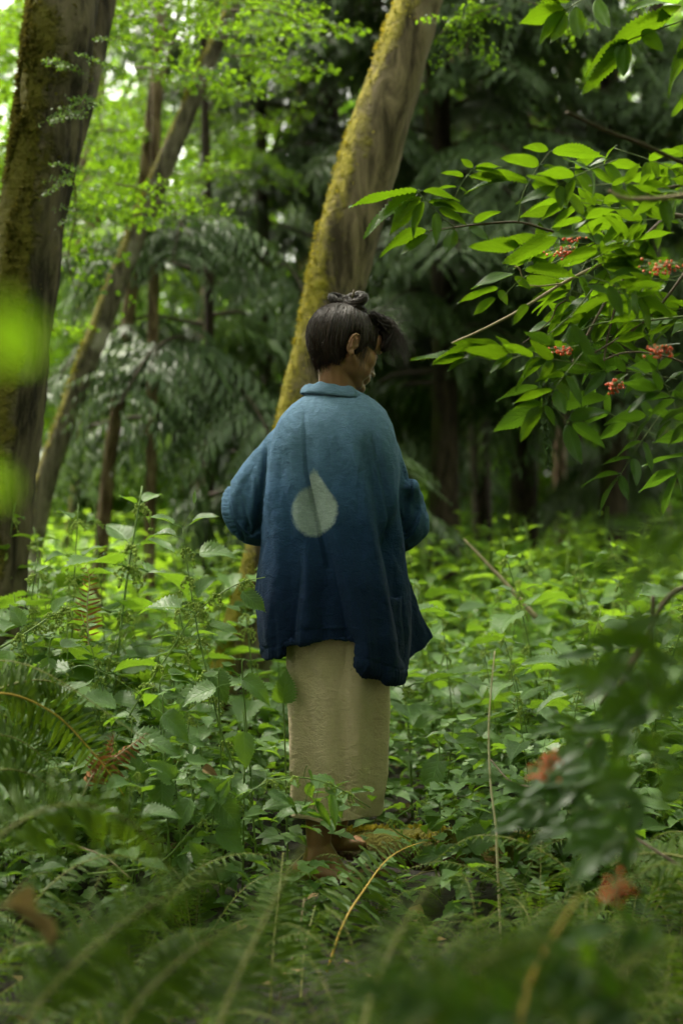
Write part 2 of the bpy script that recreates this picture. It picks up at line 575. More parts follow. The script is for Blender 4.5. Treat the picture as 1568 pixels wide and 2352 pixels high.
def build_litter():
    g = Geo()
    for i in range(1500):
        x, y = R.uniform(-3.5, 3.5), R.uniform(1.2, 8)
        M = frame_mat((x, y, 0.012 + R.uniform(0, .03)), (R.uniform(-1, 1), R.uniform(-1, 1), R.uniform(-.25, .25)), (R.uniform(-.6, .6), R.uniform(-.6, .6), 1), R.uniform(.025, .07))
        g.add(NETTLE_LO[i % 3], M, R.random())
    o = mob('leaf_litter', g.mesh('leaf_litter', M_['dead_leaf']))
    tag(o, 'brown fallen leaves lying on the forest soil', 'leaf litter', None, 'stuff')


build_litter()


# ================================================================== PERSON
NOT = np.zeros((0, 3), int)


def J(qx, qy, dy=0.0):
    """Point at the person's distance (+dy), traced position given at that distance."""
    return np.array(Q(qx, qy, YP)) + np.array([0, dy, 0])


def capsule(p0, p1, r0, r1, n=14):
    p0, p1 = np.array(p0, float), np.array(p1, float)
    d = p1 - p0
    L = np.linalg.norm(d)
    u = d / L
    pts, rs = [], []
    for a in np.linspace(-PI / 2 + .12, 0, 6):
        pts.append(p0 + u * r0 * math.sin(a)); rs.append(r0 * math.cos(a))
    for a in np.linspace(0.0, PI / 2 - .12, 6):
        pts.append(p1 + u * r1 * math.sin(a)); rs.append(r1 * math.cos(a))
    return tube(pts, rs, n)


def remesh(geo, voxel, smooth=3, fac=0.5):
    me = geo.mesh('tmp_remesh', [])
    o = bpy.data.objects.new('tmp_remesh', me)
    C.objects.link(o)
    m = o.modifiers.new('r', 'REMESH')
    m.mode = 'VOXEL'
    m.voxel_size = voxel
    m.use_smooth_shade = True
    if smooth:
        s = o.modifiers.new('s', 'SMOOTH')
        s.factor = fac
        s.iterations = smooth
    dg = bpy.context.evaluated_depsgraph_get()
    dg.update()
    ev = o.evaluated_get(dg)
    out = bpy.data.meshes.new_from_object(ev)
    bpy.data.objects.remove(o)
    bpy.data.meshes.remove(me)
    out.materials.clear()
    for p in out.polygons:
        pass
    out.polygons.foreach_set('use_smooth', np.ones(len(out.polygons), bool))
    return out


def get_co(me):
    a = np.zeros(len(me.vertices) * 3, np.float32)
    me.vertices.foreach_get('co', a)
    return a.reshape(-1, 3).astype(float)


def get_no(me):
    a = np.zeros(len(me.vertices) * 3, np.float32)
    me.vertices.foreach_get('normal', a)
    return a.reshape(-1, 3).astype(float)


def set_co(me, v):
    me.vertices.foreach_set('co', v.astype(np.float32).ravel())
    me.update()


def to_q(V):
    """World points -> traced coordinates on the plane of the person."""
    px = V[:, 0] / YP * F + 341
    py = 512 - (V[:, 2] - ZC) / YP * F
    return px / K, py / K


person = empty('person', (0.09, YP, 0.0))
tag(person, 'barefoot person seen from behind in dip-dyed blue jacket and long tan skirt', 'person')

# materials
def skin_mat():
    b = NT('skin')
    tc = b.n('TexCoord')
    nz = b.n('TexNoise', {'Vector': tc.outputs['Object'], 'Scale': 30.0, 'Detail': 5.0})
    col = b.mix(nz.outputs[0], (0.175, 0.085, 0.040), (0.27, 0.135, 0.065))
    bp = b.n('Bump', {'Height': nz.outputs[0], 'Strength': 0.15, 'Distance': 0.002})
    p = b.n('BsdfPrincipled', {'Base Color': col, 'Roughness': 0.5, 'Specular IOR Level': 0.4, 'Normal': bp.outputs[0], 'Subsurface Weight': 0.15, 'Subsurface Radius': (0.012, 0.004, 0.002), 'Subsurface Scale': 0.5})
    return b.surface(p.outputs[0])


def cloth_nodes(b, scale, strength=0.5, wsl=0.7):
    tc = b.n('TexCoord')
    ob = tc.outputs['Object']
    sl = b.n('TexNoise', {'Vector': b.n('Mapping', {0: ob, 2: (0, 0.25, 0), 3: (1, 1, 5)}).outputs[0], 'Scale': scale * 0.16, 'Detail': 6.0, 'Roughness': 0.75})
    sv = b.n('TexNoise', {'Vector': b.n('Mapping', {0: ob, 3: (6, 6, 1)}).outputs[0], 'Scale': scale * 0.2, 'Detail': 4.0, 'Roughness': 0.7})
    fine = b.n('TexNoise', {'Vector': ob, 'Scale': scale, 'Detail': 3.0, 'Roughness': 0.7})
    cr = b.n('TexNoise', {'Vector': b.n('Mapping', {0: ob, 2: (0, 0.6, 0), 3: (1, 1, 1.6)}).outputs[0], 'Scale': scale * 0.11, 'Detail': 6.0, 'Roughness': 0.6, 'Distortion': 0.8})
    h = b.math('ADD', b.math('ADD', b.math('MULTIPLY', sl.outputs[0], wsl), b.math('MULTIPLY', sv.outputs[0], 0.4)), b.math('ADD', b.math('MULTIPLY', fine.outputs[0], 0.6), b.math('MULTIPLY', cr.outputs[0], 1.3)))
    bp = b.n('Bump', {'Height': h, 'Strength': strength, 'Distance': 0.008})
    return ob, sl, fine, bp


def jacket_mat():
    b = NT('dip_dyed_blue_cloth')
    ob, sl, fine, bp = cloth_nodes(b, 300, 0.6, 0.2)
    # coordinates: the jacket object sits at the world origin
    sp = b.n('SeparateXYZ', {0: ob})
    X, Z = sp.outputs[0], sp.outputs[2]
    cr2 = b.n('TexNoise', {'Vector': ob, 'Scale': 90.0, 'Detail': 4.0, 'Roughness': 0.7})
    big = b.n('TexNoise', {'Vector': b.n('Mapping', {0: ob, 3: (1, 1, 0.5)}).outputs[0], 'Scale': 5.0, 'Detail': 5.0})
    zt, zb = float(J(0, 880)[2]), float(J(0, 1560)[2])
    f = b.n('MapRange', {0: Z, 1: zt, 2: zb, 3: 0.0, 4: 1.0}, clamp=False).outputs[0]
    f = b.math('ADD', f, b.math('MULTIPLY', b.math('SUBTRACT', big.outputs[0], 0.5), 0.22))
    # sleeves were dipped less than the body at the same height
    cx = float(J(770, 0)[0])
    ax = b.math('ABSOLUTE', b.math('SUBTRACT', X, cx))
    slv = b.n('MapRange', {0: ax, 1: 0.17, 2: 0.30, 3: 0.0, 4: 0.16}).outputs[0]
    f = b.math('SUBTRACT', f, slv)
    col = b.ramp(f, [(0.0, (0.115, 0.190, 0.280)), (0.20, (0.074, 0.138, 0.225)), (0.36, (0.033, 0.076, 0.150)), (0.50, (0.0105, 0.031, 0.075)), (0.70, (0.0050, 0.0150, 0.044)), (1.0, (0.0033, 0.0095, 0.030))])
    # pale undyed disc, broken along the back fold
    def disc(cq, rx, rz, tip=0.0):
        c = J(*cq)
        dx = b.math('DIVIDE', b.math('SUBTRACT', X, float(c[0])), rx)
        dz = b.math('DIVIDE', b.math('SUBTRACT', Z, float(c[2])), rz)
        dz = b.math('ADD', b.math('MAXIMUM', dz, 0.0), b.math('MULTIPLY', b.math('MINIMUM', dz, 0.0), 1.0 if tip == 0 else 1.38))
        dx = b.math('MULTIPLY', dx, b.math('ADD', 1.0, b.math('MULTIPLY', b.math('MULTIPLY', b.math('MAXIMUM', dz, 0.0), b.math('MAXIMUM', dz, 0.0)), tip)))
        d = b.math('SQRT', b.math('ADD', b.math('MULTIPLY', dx, dx), b.math('MULTIPLY', dz, dz)))
        wob = b.math('ADD', b.math('MULTIPLY', b.math('SUBTRACT', big.outputs[0], 0.5), 0.35), b.math('MULTIPLY', b.math('SUBTRACT', cr2.outputs[0], 0.5), 0.3))
        return b.math('ADD', d, wob)
    u = 1.0 / 807.0
    dl = disc((724, 1176), 47 * u, 54 * u)
    dr = disc((724, 1168), 51 * u, 80 * u, 1.8)
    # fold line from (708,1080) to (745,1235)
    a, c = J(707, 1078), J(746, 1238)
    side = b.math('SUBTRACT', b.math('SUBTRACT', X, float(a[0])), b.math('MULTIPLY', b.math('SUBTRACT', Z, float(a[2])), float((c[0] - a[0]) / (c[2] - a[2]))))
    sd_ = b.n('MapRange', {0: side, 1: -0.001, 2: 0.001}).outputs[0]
    ge = b.n('NewGeometry')
    back = b.math('LESS_THAN', b.n('SeparateXYZ', {0: ob}).outputs[1], YP)
    d = b.math('ADD', b.math('MULTIPLY', dl, b.math('SUBTRACT', 1.0, sd_)), b.math('MULTIPLY', dr, sd_))
    m = b.math('MULTIPLY', b.n('MapRange', {0: d, 1: 0.90, 2: 1.08, 3: 1.0, 4: 0.0}).outputs[0], back)
    pale = b.mix(fine.outputs[0], (0.17, 0.22, 0.21), (0.36, 0.41, 0.38))
    pale = b.mix(b.math('MULTIPLY', b.math('SUBTRACT', 1.0, sd_), 0.35), pale, (0.06, 0.10, 0.10))  # left of the fold: its shade mixed into the pale colour
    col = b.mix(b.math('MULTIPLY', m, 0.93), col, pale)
    col = b.mix(0.35, col, b.ramp(sl.outputs[0], [(0.3, (0.55, 0.55, 0.55)), (0.5, (1, 1, 1)), (0.72, (1.9, 1.8, 1.7))]), 'MULTIPLY')
    # stitched hem and cuff bands: darker dyed lines
    p = b.n('BsdfPrincipled', {'Base Color': col, 'Roughness': 0.92, 'Specular IOR Level': 0.12, 'Normal': bp.outputs[0], 'Sheen Weight': 0.02, 'Sheen Roughness': 0.6, 'Sheen Tint': (0.5, 0.75, 0.9, 1)})
    return b.surface(p.outputs[0])


def skirt_mat():
    b = NT('tan_linen_cloth')
    ob, sl, fine, bp = cloth_nodes(b, 300, 1.0, 0.15)
    big = b.n('TexNoise', {'Vector': ob, 'Scale': 6.0, 'Detail': 6.0})
    col = b.mix(big.outputs[0], (0.48, 0.36, 0.235), (0.66, 0.52, 0.35))
    col = b.mix(0.45, col, b.ramp(sl.outputs[0], [(0.3, (0.82, 0.8, 0.78)), (0.5, (1, 1, 1)), (0.72, (1.2, 1.18, 1.15))]), 'MULTIPLY')
    p = b.n('BsdfPrincipled', {'Base Color': col, 'Roughness': 0.9, 'Specular IOR Level': 0.12, 'Normal': bp.outputs[0], 'Sheen Weight': 0.15})
    return b.surface(p.outputs[0])


def hair_mat():
    b = NT('dark_brown_hair')
    tc = b.n('TexCoord')
    at = b.n('Attribute', None, attribute_name='rnd').outputs['Fac']
    col = b.mix(at, (0.007, 0.004, 0.003), (0.030, 0.014, 0.009))
    p = b.n('BsdfPrincipled', {'Base Color': col, 'Roughness': 0.45, 'Specular IOR Level': 0.3})
    return b.surface(p.outputs[0])


SKIN, JACK, SKIRT, HAIR = skin_mat(), jacket_mat(), skirt_mat(), hair_mat()

# ---- head frame
HC = J(796, 796)                       # head centre
YAW, PITCH, ROLL = rad(-60), rad(-25), rad(-4)
HR = Matrix.Rotation(YAW, 3, 'Z') @ Matrix.Rotation(PITCH, 3, 'X') @ Matrix.Rotation(ROLL, 3, 'Y')
HRn = np.array(HR)


def H(x, y, z):
    return HC + HRn @ np.array([x, y, z])


def hell(c, r, n=18):
    return ellipsoid(H(*c), r, HRn, n)


def build_body():
    g = Geo()
    A = g.add
    # head
    A(hell((0, -.012, .022), (.074, .094, .093), 26))
    A(hell((0, .018, -.015), (.066, .072, .085), 22))
    A(hell((0, .040, -.050), (.050, .048, .058)))
    A(hell((0, .064, .035), (.055, .030, .045)))            # brow
    for s in (-1, 1):
        A(hell((s * .038, .058, -.020), (.027, .025, .030)))   # cheekbones
        A(capsule(H(s * .062, -.005, -.050), H(s * .018, .066, -.090), .014, .016))  # jaw
        A(hell((s * .020, .092, .024), (.020, .008, .005)))    # brow ridge
        A(hell((s * .026, .082, .003), (.013, .010, .008)))    # eyelid
        A(hell((s * .0100, .099, -.037), (.0075, .009, .0065)))  # nostril wing
    A(capsule(H(0, .088, .006), H(0, .104, -.030), .0065, .0075))
    A(hell((0, .109, -.034), (.0090, .010, .0075)))
    A(hell((0, .097, -.059), (.019, .009, .0055)))
    A(hell((0, .095, -.068), (.017, .009, .006)))
    A(hell((0, .084, -.092), (.020, .018, .016)))
    A(hell((0, .085, -.058), (.028, .018, .022)))
    # ears
    for s in (-1, 1):
        ring = []
        for k in range(19):
            a = rad(200 - 300 * k / 18)
            rr = 1.0
            ring.append(H(s * (.078 + .010 * math.sin((k / 18) * PI) + (.006 if 4 < k < 14 else 0)), -.022 - .016 * math.cos(a) * rr - .003, -.019 + .026 * math.sin(a) - (0.004 if k > 14 else 0)))
        for a_, b_ in zip(ring[:-1], ring[1:]):
            A(capsule(a_, b_, .0039, .0039, 8))
        A(hell((s * .0765, -.022, -.018), (.0035, .015, .026), 12))
        A(hell((s * .081, -.017, -.046), (.0065, .008, .010), 10))   # lobe
        A(hell((s * .082, -.009, -.020), (.004, .004, .008), 10))    # tragus
        A(capsule(H(s * .083, -.031, .000), H(s * .083, -.025, -.032), .0036, .0036, 8))
    # neck and trunk
    A(capsule(H(0, -.026, -.050), J(779, 925, 0.0), .047, .056))
    for s in (-1, 1):
        A(hell((s * .034, .022, -.055), (.030, .050, .036)))
        A(hell((s * .030, .055, -.045), (.026, .030, .040)))
    A(capsule(J(775, 925, 0.01), J(772, 1000, 0.0), .062, .10))
    A(capsule(J(706, 985, 0.01), J(842, 990, 0.01), .048, .048))
    A(ellipsoid(J(772, 1090), (.155, .100, .19), None, 20))
    A(ellipsoid(J(770, 1260), (.125, .090, .17), None, 20))
    A(ellipsoid(J(775, 1430), (.160, .115, .15), None, 20))
    # legs: the near (left) foot and the far foot, both pointing towards +X
    A(capsule(J(740, 1470, -.02), J(734, 1700, -.01), .078, .055))
    A(capsule(J(734, 1700, -.01), J(732, 1945, -.04), .054, .034))
    A(capsule(J(733, 1790, -.015), J(733, 1850, -.022), .050, .042))
    A(capsule(J(815, 1470, .02), J(800, 1700, .04), .082, .058))
    A(capsule(J(800, 1700, .04), J(764, 1944, .09), .057, .033))
    A(capsule(J(792, 1780, .05), J(780, 1840, .065), .052, .040))

    def foot(ank, heel, toe, w, toes_up=0.0):
        ank, heel, toe = np.array(ank), np.array(heel), np.array(toe)
        d = toe - heel
        L = np.linalg.norm(d[:2])
        f = d / np.linalg.norm(d)
        sd2 = np.array([f[1], -f[0], 0.0])
        A(capsule(ank, heel + f * .03 + np.array([0, 0, .035]), .036, .034))
        A(capsule(heel + np.array([0, 0, .028]), heel + f * .05 + np.array([0, 0, .03]), .028, .030))
        A(capsule(ank + f * .01, heel + f * L * .62 + np.array([0, 0, .026]), .032, .024))
        for s_, rr_ in ((-.022, .020), (0, .022), (.020, .019)):
            A(capsule(heel + f * .06 + sd2 * s_ * .8 + np.array([0, 0, .024]), heel + f * L * .74 + sd2 * s_ * 1.25 + np.array([0, 0, .018]), rr_, .017))
        for k, (o_, l_, r_) in enumerate(((-.030, 1.0, .0115), (-.012, .99, .0085), (.002, .96, .008), (.015, .925, .0078), (.027, .88, .0075))):
            b0 = heel + f * L * .72 + sd2 * o_ * w + np.array([0, 0, .016])
            b1 = heel + f * L * (l_ * .5 + .42) + sd2 * o_ * w + np.array([0, 0, .020 + toes_up])
            b2 = heel + f * L * l_ + sd2 * o_ * w + np.array([0, 0, r_ + .002 + toes_up])
            A(capsule(b0, b1, r_ * 1.15, r_, 10))
            A(capsule(b1, b2, r_, r_ * .95, 10))
    foot(J(732, 1945, -.04), J(694, 2012, -.05), J(830, 2014, -.08), -1)
    foot(J(764, 1944, .09), J(722, 1978, .06) + np.array([0, 0, 0]), J(842, 1978, .16), 1)
    # arms bent forward with both hands together in front of the waist
    for s, sh, el, wr in ((-1, J(685, 1005, .02), J(592, 1170, .07), J(690, 1190, .27)), (1, J(842, 1015, .02), J(908, 1180, .08), J(838, 1195, .29))):
        A(capsule(sh, el, .046, .036))
        A(capsule(el, wr, .038, .024))
        hd = (np.array(J(765, 1180, .34)) - wr)
        hd /= np.linalg.norm(hd)
        up = np.array([0, 0, 1.0])
        palm = wr + hd * .075
        for k in range(4):
            off = up * (.026 - .0175 * k)
            A(capsule(wr + hd * .015 + off * .5, palm + off, .014, .0105, 10))
            fl = (.034, .038, .036, .028)[k]
            p1 = palm + off + hd * fl + np.array([0, .006, 0])
            p2 = p1 + hd * fl * .45 + np.array([0, -.022, -.002])
            p3 = p2 + hd * -.004 + np.array([0, -.020, 0])
            A(capsule(palm + off, p1, .0092, .0085, 10))
            A(capsule(p1, p2, .0085, .0078, 10))
            A(capsule(p2, p3, .0078, .0068, 10))
        t1 = wr + hd * .025 + up * .026 + np.array([0, -.004, 0])
        t2 = t1 + hd * .030 + up * .022
        A(capsule(wr + hd * .01 + up * .012, t1, .014, .012, 10))
        A(capsule(t1, t2, .012, .0095, 10))
        A(capsule(t2, t2 + hd * .026 + up * .004, .0095, .0078, 10))
    me = remesh(g, 0.0034, 5, 0.5)
    me.materials.append(SKIN)
    me.name = 'body'
    return me


mob('body', build_body(), person, Matrix.Identity(4))


# ---- face details (dark parting of closed lids, brows, lips colour come from their own small meshes)
def build_face_bits():
    g = Geo()
    for s in (-1, 1):
        for k in range(26):
            u = k / 25
            p0 = H(s * (.008 + .034 * u), .096 - .016 * u * u, .028 + .006 * math.sin(u * 2.6))
            p1 = H(s * (.008 + .034 * u + .006), .0975 - .018 * u * u, .032 + .006 * math.sin(u * 2.6))
            g.add(tube([p0, p1], [.0011, .0004], 3), None, R.random())
        
    return g.mesh('eyebrow', HAIR)


mob('eyebrows', build_face_bits(), person, Matrix.Identity(4))
g = Geo()
for s in (-1, 1):
    pts = [H(s * (.013 + .027 * u), .0915 - .012 * u * u - .004 * (1 - u), .000 - .004 * math.sin(u * PI)) for u in np.linspace(0, 1, 9)]
    g.add(tube(pts, .0013, 4))
    for p in pts[1:]:
        g.add(tube([p, p + HRn @ np.array([0, .007, -.005])], [.0005, .0002], 3))
mob('eyelashes', g.mesh('eyelashes', HAIR), person, Matrix.Identity(4))

# ---- hair
HE = np.array([.084, .106, .101])
HEC = np.array([0, -.020, .008])


def hair_surface(d, k=1.0):
    """Direction (local) -> local point on the hair ellipsoid."""
    d = d / np.linalg.norm(d, axis=-1, keepdims=True)
    return HEC + d * HE * k


def hairline(L):
    """>0 where scalp carries hair (local points)."""
    x, y, z = L[..., 0], L[..., 1], L[..., 2]
    ax = np.abs(x)
    front = 0.072 - y + np.maximum(0, z - 0.045) * 3.0           # in front of this: face unless high
    side = (z - 0.002) + np.maximum(0, -(y - 0.028)) * 2.4        # temples drop down behind the ear
    nape = z + 0.112 - np.maximum(0, y + 0.03) * 0.9
    ear = np.where(ax > 0.04, (np.sqrt(((y + .020) / .024) ** 2 + ((z + .020) / .040) ** 2) - 1) * .02, 1.0)
    ear = np.minimum(ear, np.where((ax > .03) & (y > -.05), z + 0.052 + np.maximum(0, -(y + 0.03)) * 2.0, 1.0))
    return np.minimum(np.minimum(np.minimum(front, side), nape), ear)


def build_hair():
    # cap
    V, q, t, uv = ellipsoid((0, 0, 0), (1, 1, 1), None, 44)
    L = hair_surface(V, 0.985)
    h = hairline(L)
    k = np.clip(0.5 + h / 0.016, 0, 1)
    L = HEC + (L - HEC) * (0.80 + 0.2 * k)[:, None]
    W = HC + L @ HRn.T
    g = Geo()
    g.add((W, q, t, uv), None, 0.1)
    # strands combed up to the bun
    wb = np.array([J(797, 706)[0], YP + .005, J(797, 706)[2]]) - HC
    bun_d = (HRn.T @ wb - HEC) / HE
    bun_d /= np.linalg.norm(bun_d)
    cnt = 0
    tries = 0
    while cnt < 3400 and tries < 60000:
        tries += 1
        d = NR.normal(size=3)
        d /= np.linalg.norm(d)
        L0 = hair_surface(d)
        hv = hairline(L0)
        if hv < 0 or (hv > 0.02 and NR.rand() < 0.35):
            continue
        ang = math.acos(max(-1, min(1, d.dot(bun_d))))
        if ang < 0.25:
            continue
        end = bun_d + NR.normal(size=3) * 0.05
        end /= np.linalg.norm(end)
        om = math.acos(max(-1, min(1, d.dot(end))))
        n = 10
        side = np.cross(d, end)
        side /= np.linalg.norm(side) + 1e-9
        sway = NR.normal() * 0.06 + 0.05 * math.sin(d[0] * 9 + d[2] * 4)
        lift = 1.0 + abs(NR.normal()) * 0.006 + 0.012 * (0.5 + 0.5 * math.sin(d[0] * 23 + d[1] * 17 + d[2] * 13))
        pts = []
        for u in np.linspace(0, 1, n):
            e = (math.sin((1 - u) * om) * d + math.sin(u * om) * end) / math.sin(om)
            e = e + side * sway * math.sin(u * PI)
            e /= np.linalg.norm(e)
            L1 = HEC + e * HE * (lift * (0.985 + 0.045 * math.sin(u * PI) * min(1, om)))
            pts.append(HC + HRn @ L1)
        r = NR.uniform(.0006, .0013)
        g.add(tube(pts, r * np.array([.35] + [1] * (n - 2) + [.8]), 3, cap=False), None, NR.rand())
        cnt += 1
    # loose hair blown forward from the forehead, in a few curling clumps
    for c_ in range(26):
        b0 = H(NR.uniform(-.030, .066), NR.uniform(.035, .085), NR.uniform(.062, .092))
        dx = NR.uniform(.3, 1.0)
        tgt = J(872 + 62 * dx, 742 + 48 * NR.rand() + 12 * dx, b0[1] - YP + NR.uniform(-.02, .03))
        tip = tgt + np.array([NR.uniform(-.010, .022), 0, -NR.uniform(.012, .060)])
        mid = (b0 + tgt) / 2 + np.array([.010 * dx, 0, .016 * NR.rand() + .004])
        for i in range(NR.randint(7, 17)):
            j = NR.normal(size=(4, 3)) * np.array([.0012, .003, .0045, .008])[:, None]
            path = smooth_path([b0 + j[0], mid + j[1], tgt + j[2], tip + j[3]], 10)
            g.add(tube(path, np.linspace(.0006, .0003, 10), 3, cap=False), None, NR.rand())
    # front volume: denser locks along the hairline
    for i in range(950):
        a = H(NR.uniform(-.05, .070), NR.uniform(.0, .045), NR.uniform(.088, .112))
        c = H(NR.uniform(-.03, .076), NR.uniform(.070, .100), NR.uniform(.020, .075))
        m_ = (a + c) / 2 + HRn @ np.array([0, .028 + .01 * NR.rand(), .026])
        g.add(tube(smooth_path([a, m_, c], 8), .0006, 3, cap=False), None, NR.rand())
    for i in range(160):
        b0 = H(NR.uniform(-.05, .072), NR.uniform(-.02, .085), NR.uniform(.070, .100))
        e_ = J(NR.uniform(850, 955), NR.uniform(700, 850), b0[1] - YP + NR.uniform(-.03, .03))
        m1 = b0 * .6 + e_ * .4 + np.array([NR.normal() * .01, NR.normal() * .008, abs(NR.normal()) * .016])
        m2 = b0 * .25 + e_ * .75 + np.array([NR.normal() * .012, NR.normal() * .01, NR.normal() * .012])
        g.add(tube(smooth_path([b0, m1, m2, e_], 10), np.linspace(.00045, .0002, 10), 3, cap=False), None, NR.rand())
    # soft lower edge: hair lying down over the nape
    for i in range(2400):
        d = np.array([NR.uniform(-.95, .95), -NR.uniform(.35, 1), -NR.uniform(.45, 1.0)])
        L0 = hair_surface(d)
        if hairline(L0) < -.004 or hairline(L0) > .03:
            continue
        a = HC + HRn @ L0
        inw = (J(779, 905) - a) * np.array([1, 1, 0])
        ln = NR.uniform(.014, .052) * (.6 + .4 * math.sin(d[0] * 14)) * (1 if L0[0] < .04 else .5)
        c = a + inw * NR.uniform(.05, .28) + np.array([NR.normal() * .005, 0, -ln])
        m_ = (a + c) / 2 - inw * .03
        up_ = HC + HRn @ (hair_surface(d + np.array([0, -.05, .25])))
        g.add(tube(smooth_path([up_, a, m_, c], 8), np.linspace(.0009, .0003, 8), 3, cap=False), None, NR.rand())
    for i in range(500):
        a = H(NR.uniform(-.05, .070), NR.uniform(.03, .07), NR.uniform(.082, .100))
        c = H(NR.uniform(-.04, .066), NR.uniform(.090, .106), NR.uniform(.024, .062))
        m_ = (a + c) / 2 + HRn @ np.array([0, .018 + .008 * NR.rand(), .012])
        g.add(tube(smooth_path([a, m_, c], 8), .0006, 3, cap=False), None, NR.rand())
    # nape hair thinning out down the neck
    n0, n1 = H(0, -.030, -.052), J(779, 915)
    bk = HRn @ np.array([0, -1.0, 0]); bk[2] = 0; bk /= np.linalg.norm(bk)
    sd3 = np.array([-bk[1], bk[0], 0])
    for i in range(2600):
        ph = NR.uniform(-1.75, 1.75)
        t0 = NR.uniform(-.25, .02)
        t1 = t0 + NR.uniform(.12, .45) * (1.15 - .35 * abs(ph)) * (.75 + .25 * math.sin(ph * 11))
        ph1 = ph * NR.uniform(.82, .96) + NR.normal() * .03
        pp = []
        for k in range(6):
            u = k / 5
            tt = t0 + (t1 - t0) * u
            f = ph + (ph1 - ph) * u
            rr_ = .0545 + .004 * (1 - u) + abs(NR.normal()) * .0006
            pp.append(n0 + (n1 - n0) * tt + rr_ * (math.cos(f) * bk + math.sin(f) * sd3))
        g.add(tube(np.array(pp), np.linspace(.0009, .00025, 6), 3, cap=False), None, NR.rand())
    # wisps at the nape, by the ear and over the crown
    for i in range(150):
        x = NR.uniform(-.065, .07)
        a = H(x, NR.uniform(-.10, -.05), NR.uniform(-.06, -.035))
        c = a + np.array([NR.normal() * .012, -.002, -NR.uniform(.018, .055)])
        g.add(tube(smooth_path([a, (a + c) / 2 + NR.normal(size=3) * .005, c], 7), np.linspace(.0005, .0002, 7), 3, cap=False), None, NR.rand())
    for i in range(40):
        a = H(.074, NR.uniform(.010, .032), NR.uniform(-.01, .02))
        c = a + HRn @ np.array([NR.uniform(0, .012), NR.uniform(-.005, .018), -NR.uniform(.03, .085)])
        g.add(tube(smooth_path([a, (a + c) / 2 + NR.normal(size=3) * .005, c], 7), np.linspace(.00045, .0002, 7), 3, cap=False), None, NR.rand())
    for i in range(170):
        d = NR.normal(size=3); d[2] = abs(d[2]) + .3; d /= np.linalg.norm(d)
        a = HC + HRn @ hair_surface(d, 1.0)
        c = a + HRn @ (d * NR.uniform(.006, .022)) + NR.normal(size=3) * .018
        g.add(tube(smooth_path([a, (a + c) / 2 + NR.normal(size=3) * .005, c], 6), np.linspace(.0003, .00015, 6), 3, cap=False), None, NR.rand())
    mob('hair', g.mesh('hair', HAIR), person, Matrix.Identity(4))


build_hair()


def build_bun():
    g = Geo()
    c = J(798, 703, .0)
    loops = [  # centre offset (traced px), radii, tilt, bundle radius
        ((0, 8), 30, 14, 0.15, .0125),
        ((-20, -8), 18, 15, -0.5, .0115),
        ((17, -9), 22, 18, 0.4, .0130),
        ((4, 12), 34, 10, -0.1, .010), ((-4, 0), 13, 15, 1.0, .0115), ((6, 2), 24, 16, -.35, .0095), ((-10, 8), 26, 12, .25, .0085),
    ]
    for (ox, oy), rx, rz, tilt, br in loops:
        base = J(798 + ox, 699 + oy, .0)
        pts = []
        for a in np.linspace(0, 2 * PI, 26):
            x, z, y = math.cos(a) * rx / 807, math.sin(a) * rz / 807 * .55, math.sin(a) * rx / 807 * .8
            x, z = x * math.cos(tilt) - z * math.sin(tilt), x * math.sin(tilt) + z * math.cos(tilt)
            pts.append(base + np.array([x, y, z]))
        pts = np.array(pts)
        pts = pts + np.array([[noise.noise(Vector((p_[0] * 60, p_[2] * 60, ox))) * .006, 0, noise.noise(Vector((p_[0] * 60, p_[2] * 60, ox + 9))) * .005] for p_ in pts])
        T, N, B = frames_along(pts)
        g.add(tube(pts, br * .8, 10), None, .1)
        for k in range(70):
            a0 = NR.uniform(0, 2 * PI)
            tw = 5.0
            rr = br * NR.uniform(.86, 1.1)
            aa = a0 + np.linspace(0, tw, len(pts))
            pp = pts + rr * (np.cos(aa)[:, None] * N + np.sin(aa)[:, None] * B)
            g.add(tube(pp, .0007, 3, cap=False), None, NR.rand())
    g.add(ellipsoid(J(800, 706), (.034, .026, .017), None, 12), None, .05)
    for i in range(260):
        d = NR.normal(size=3); d /= np.linalg.norm(d)
        e = NR.normal(size=3); e -= d * d.dot(e); e /= np.linalg.norm(e)
        th = np.linspace(0, NR.uniform(1.2, 2.6), 9)
        pp = (np.cos(th)[:, None] * d + np.sin(th)[:, None] * e) * np.array([.036, .028, .020]) * NR.uniform(.98, 1.12) + J(800, 705)
        g.add(tube(pp, .0008, 3, cap=False), None, NR.rand())
    for i in range(80):
        a = c + NR.normal(size=3) * .016
        e = a + np.array([NR.normal() * .022, NR.normal() * .015, NR.uniform(.0, .028)])
        g.add(tube(smooth_path([a, (a + e) / 2 + NR.normal(size=3) * .006, e], 6), .00028, 3, cap=False), None, NR.rand())
    mob('hair_bun', g.mesh('hair_bun', HAIR), person, Matrix.Identity(4))
    s = Geo()
    s.add(tube([J(785, 728, .01), J(799, 708, -.004), J(808, 688, -.012), J(814, 668, -.016)], [.0032, .0034, .0036, .0038], 8))
    s.add(tube([J(808, 686, -.012), J(803, 680, -.016)], [.0022, .0014], 6))
    st = mob('hair_stick', s.mesh('hair_stick', M_['elder_bark']), person, Matrix.Identity(4))


build_bun()


# ---- skirt
_TAB = {}


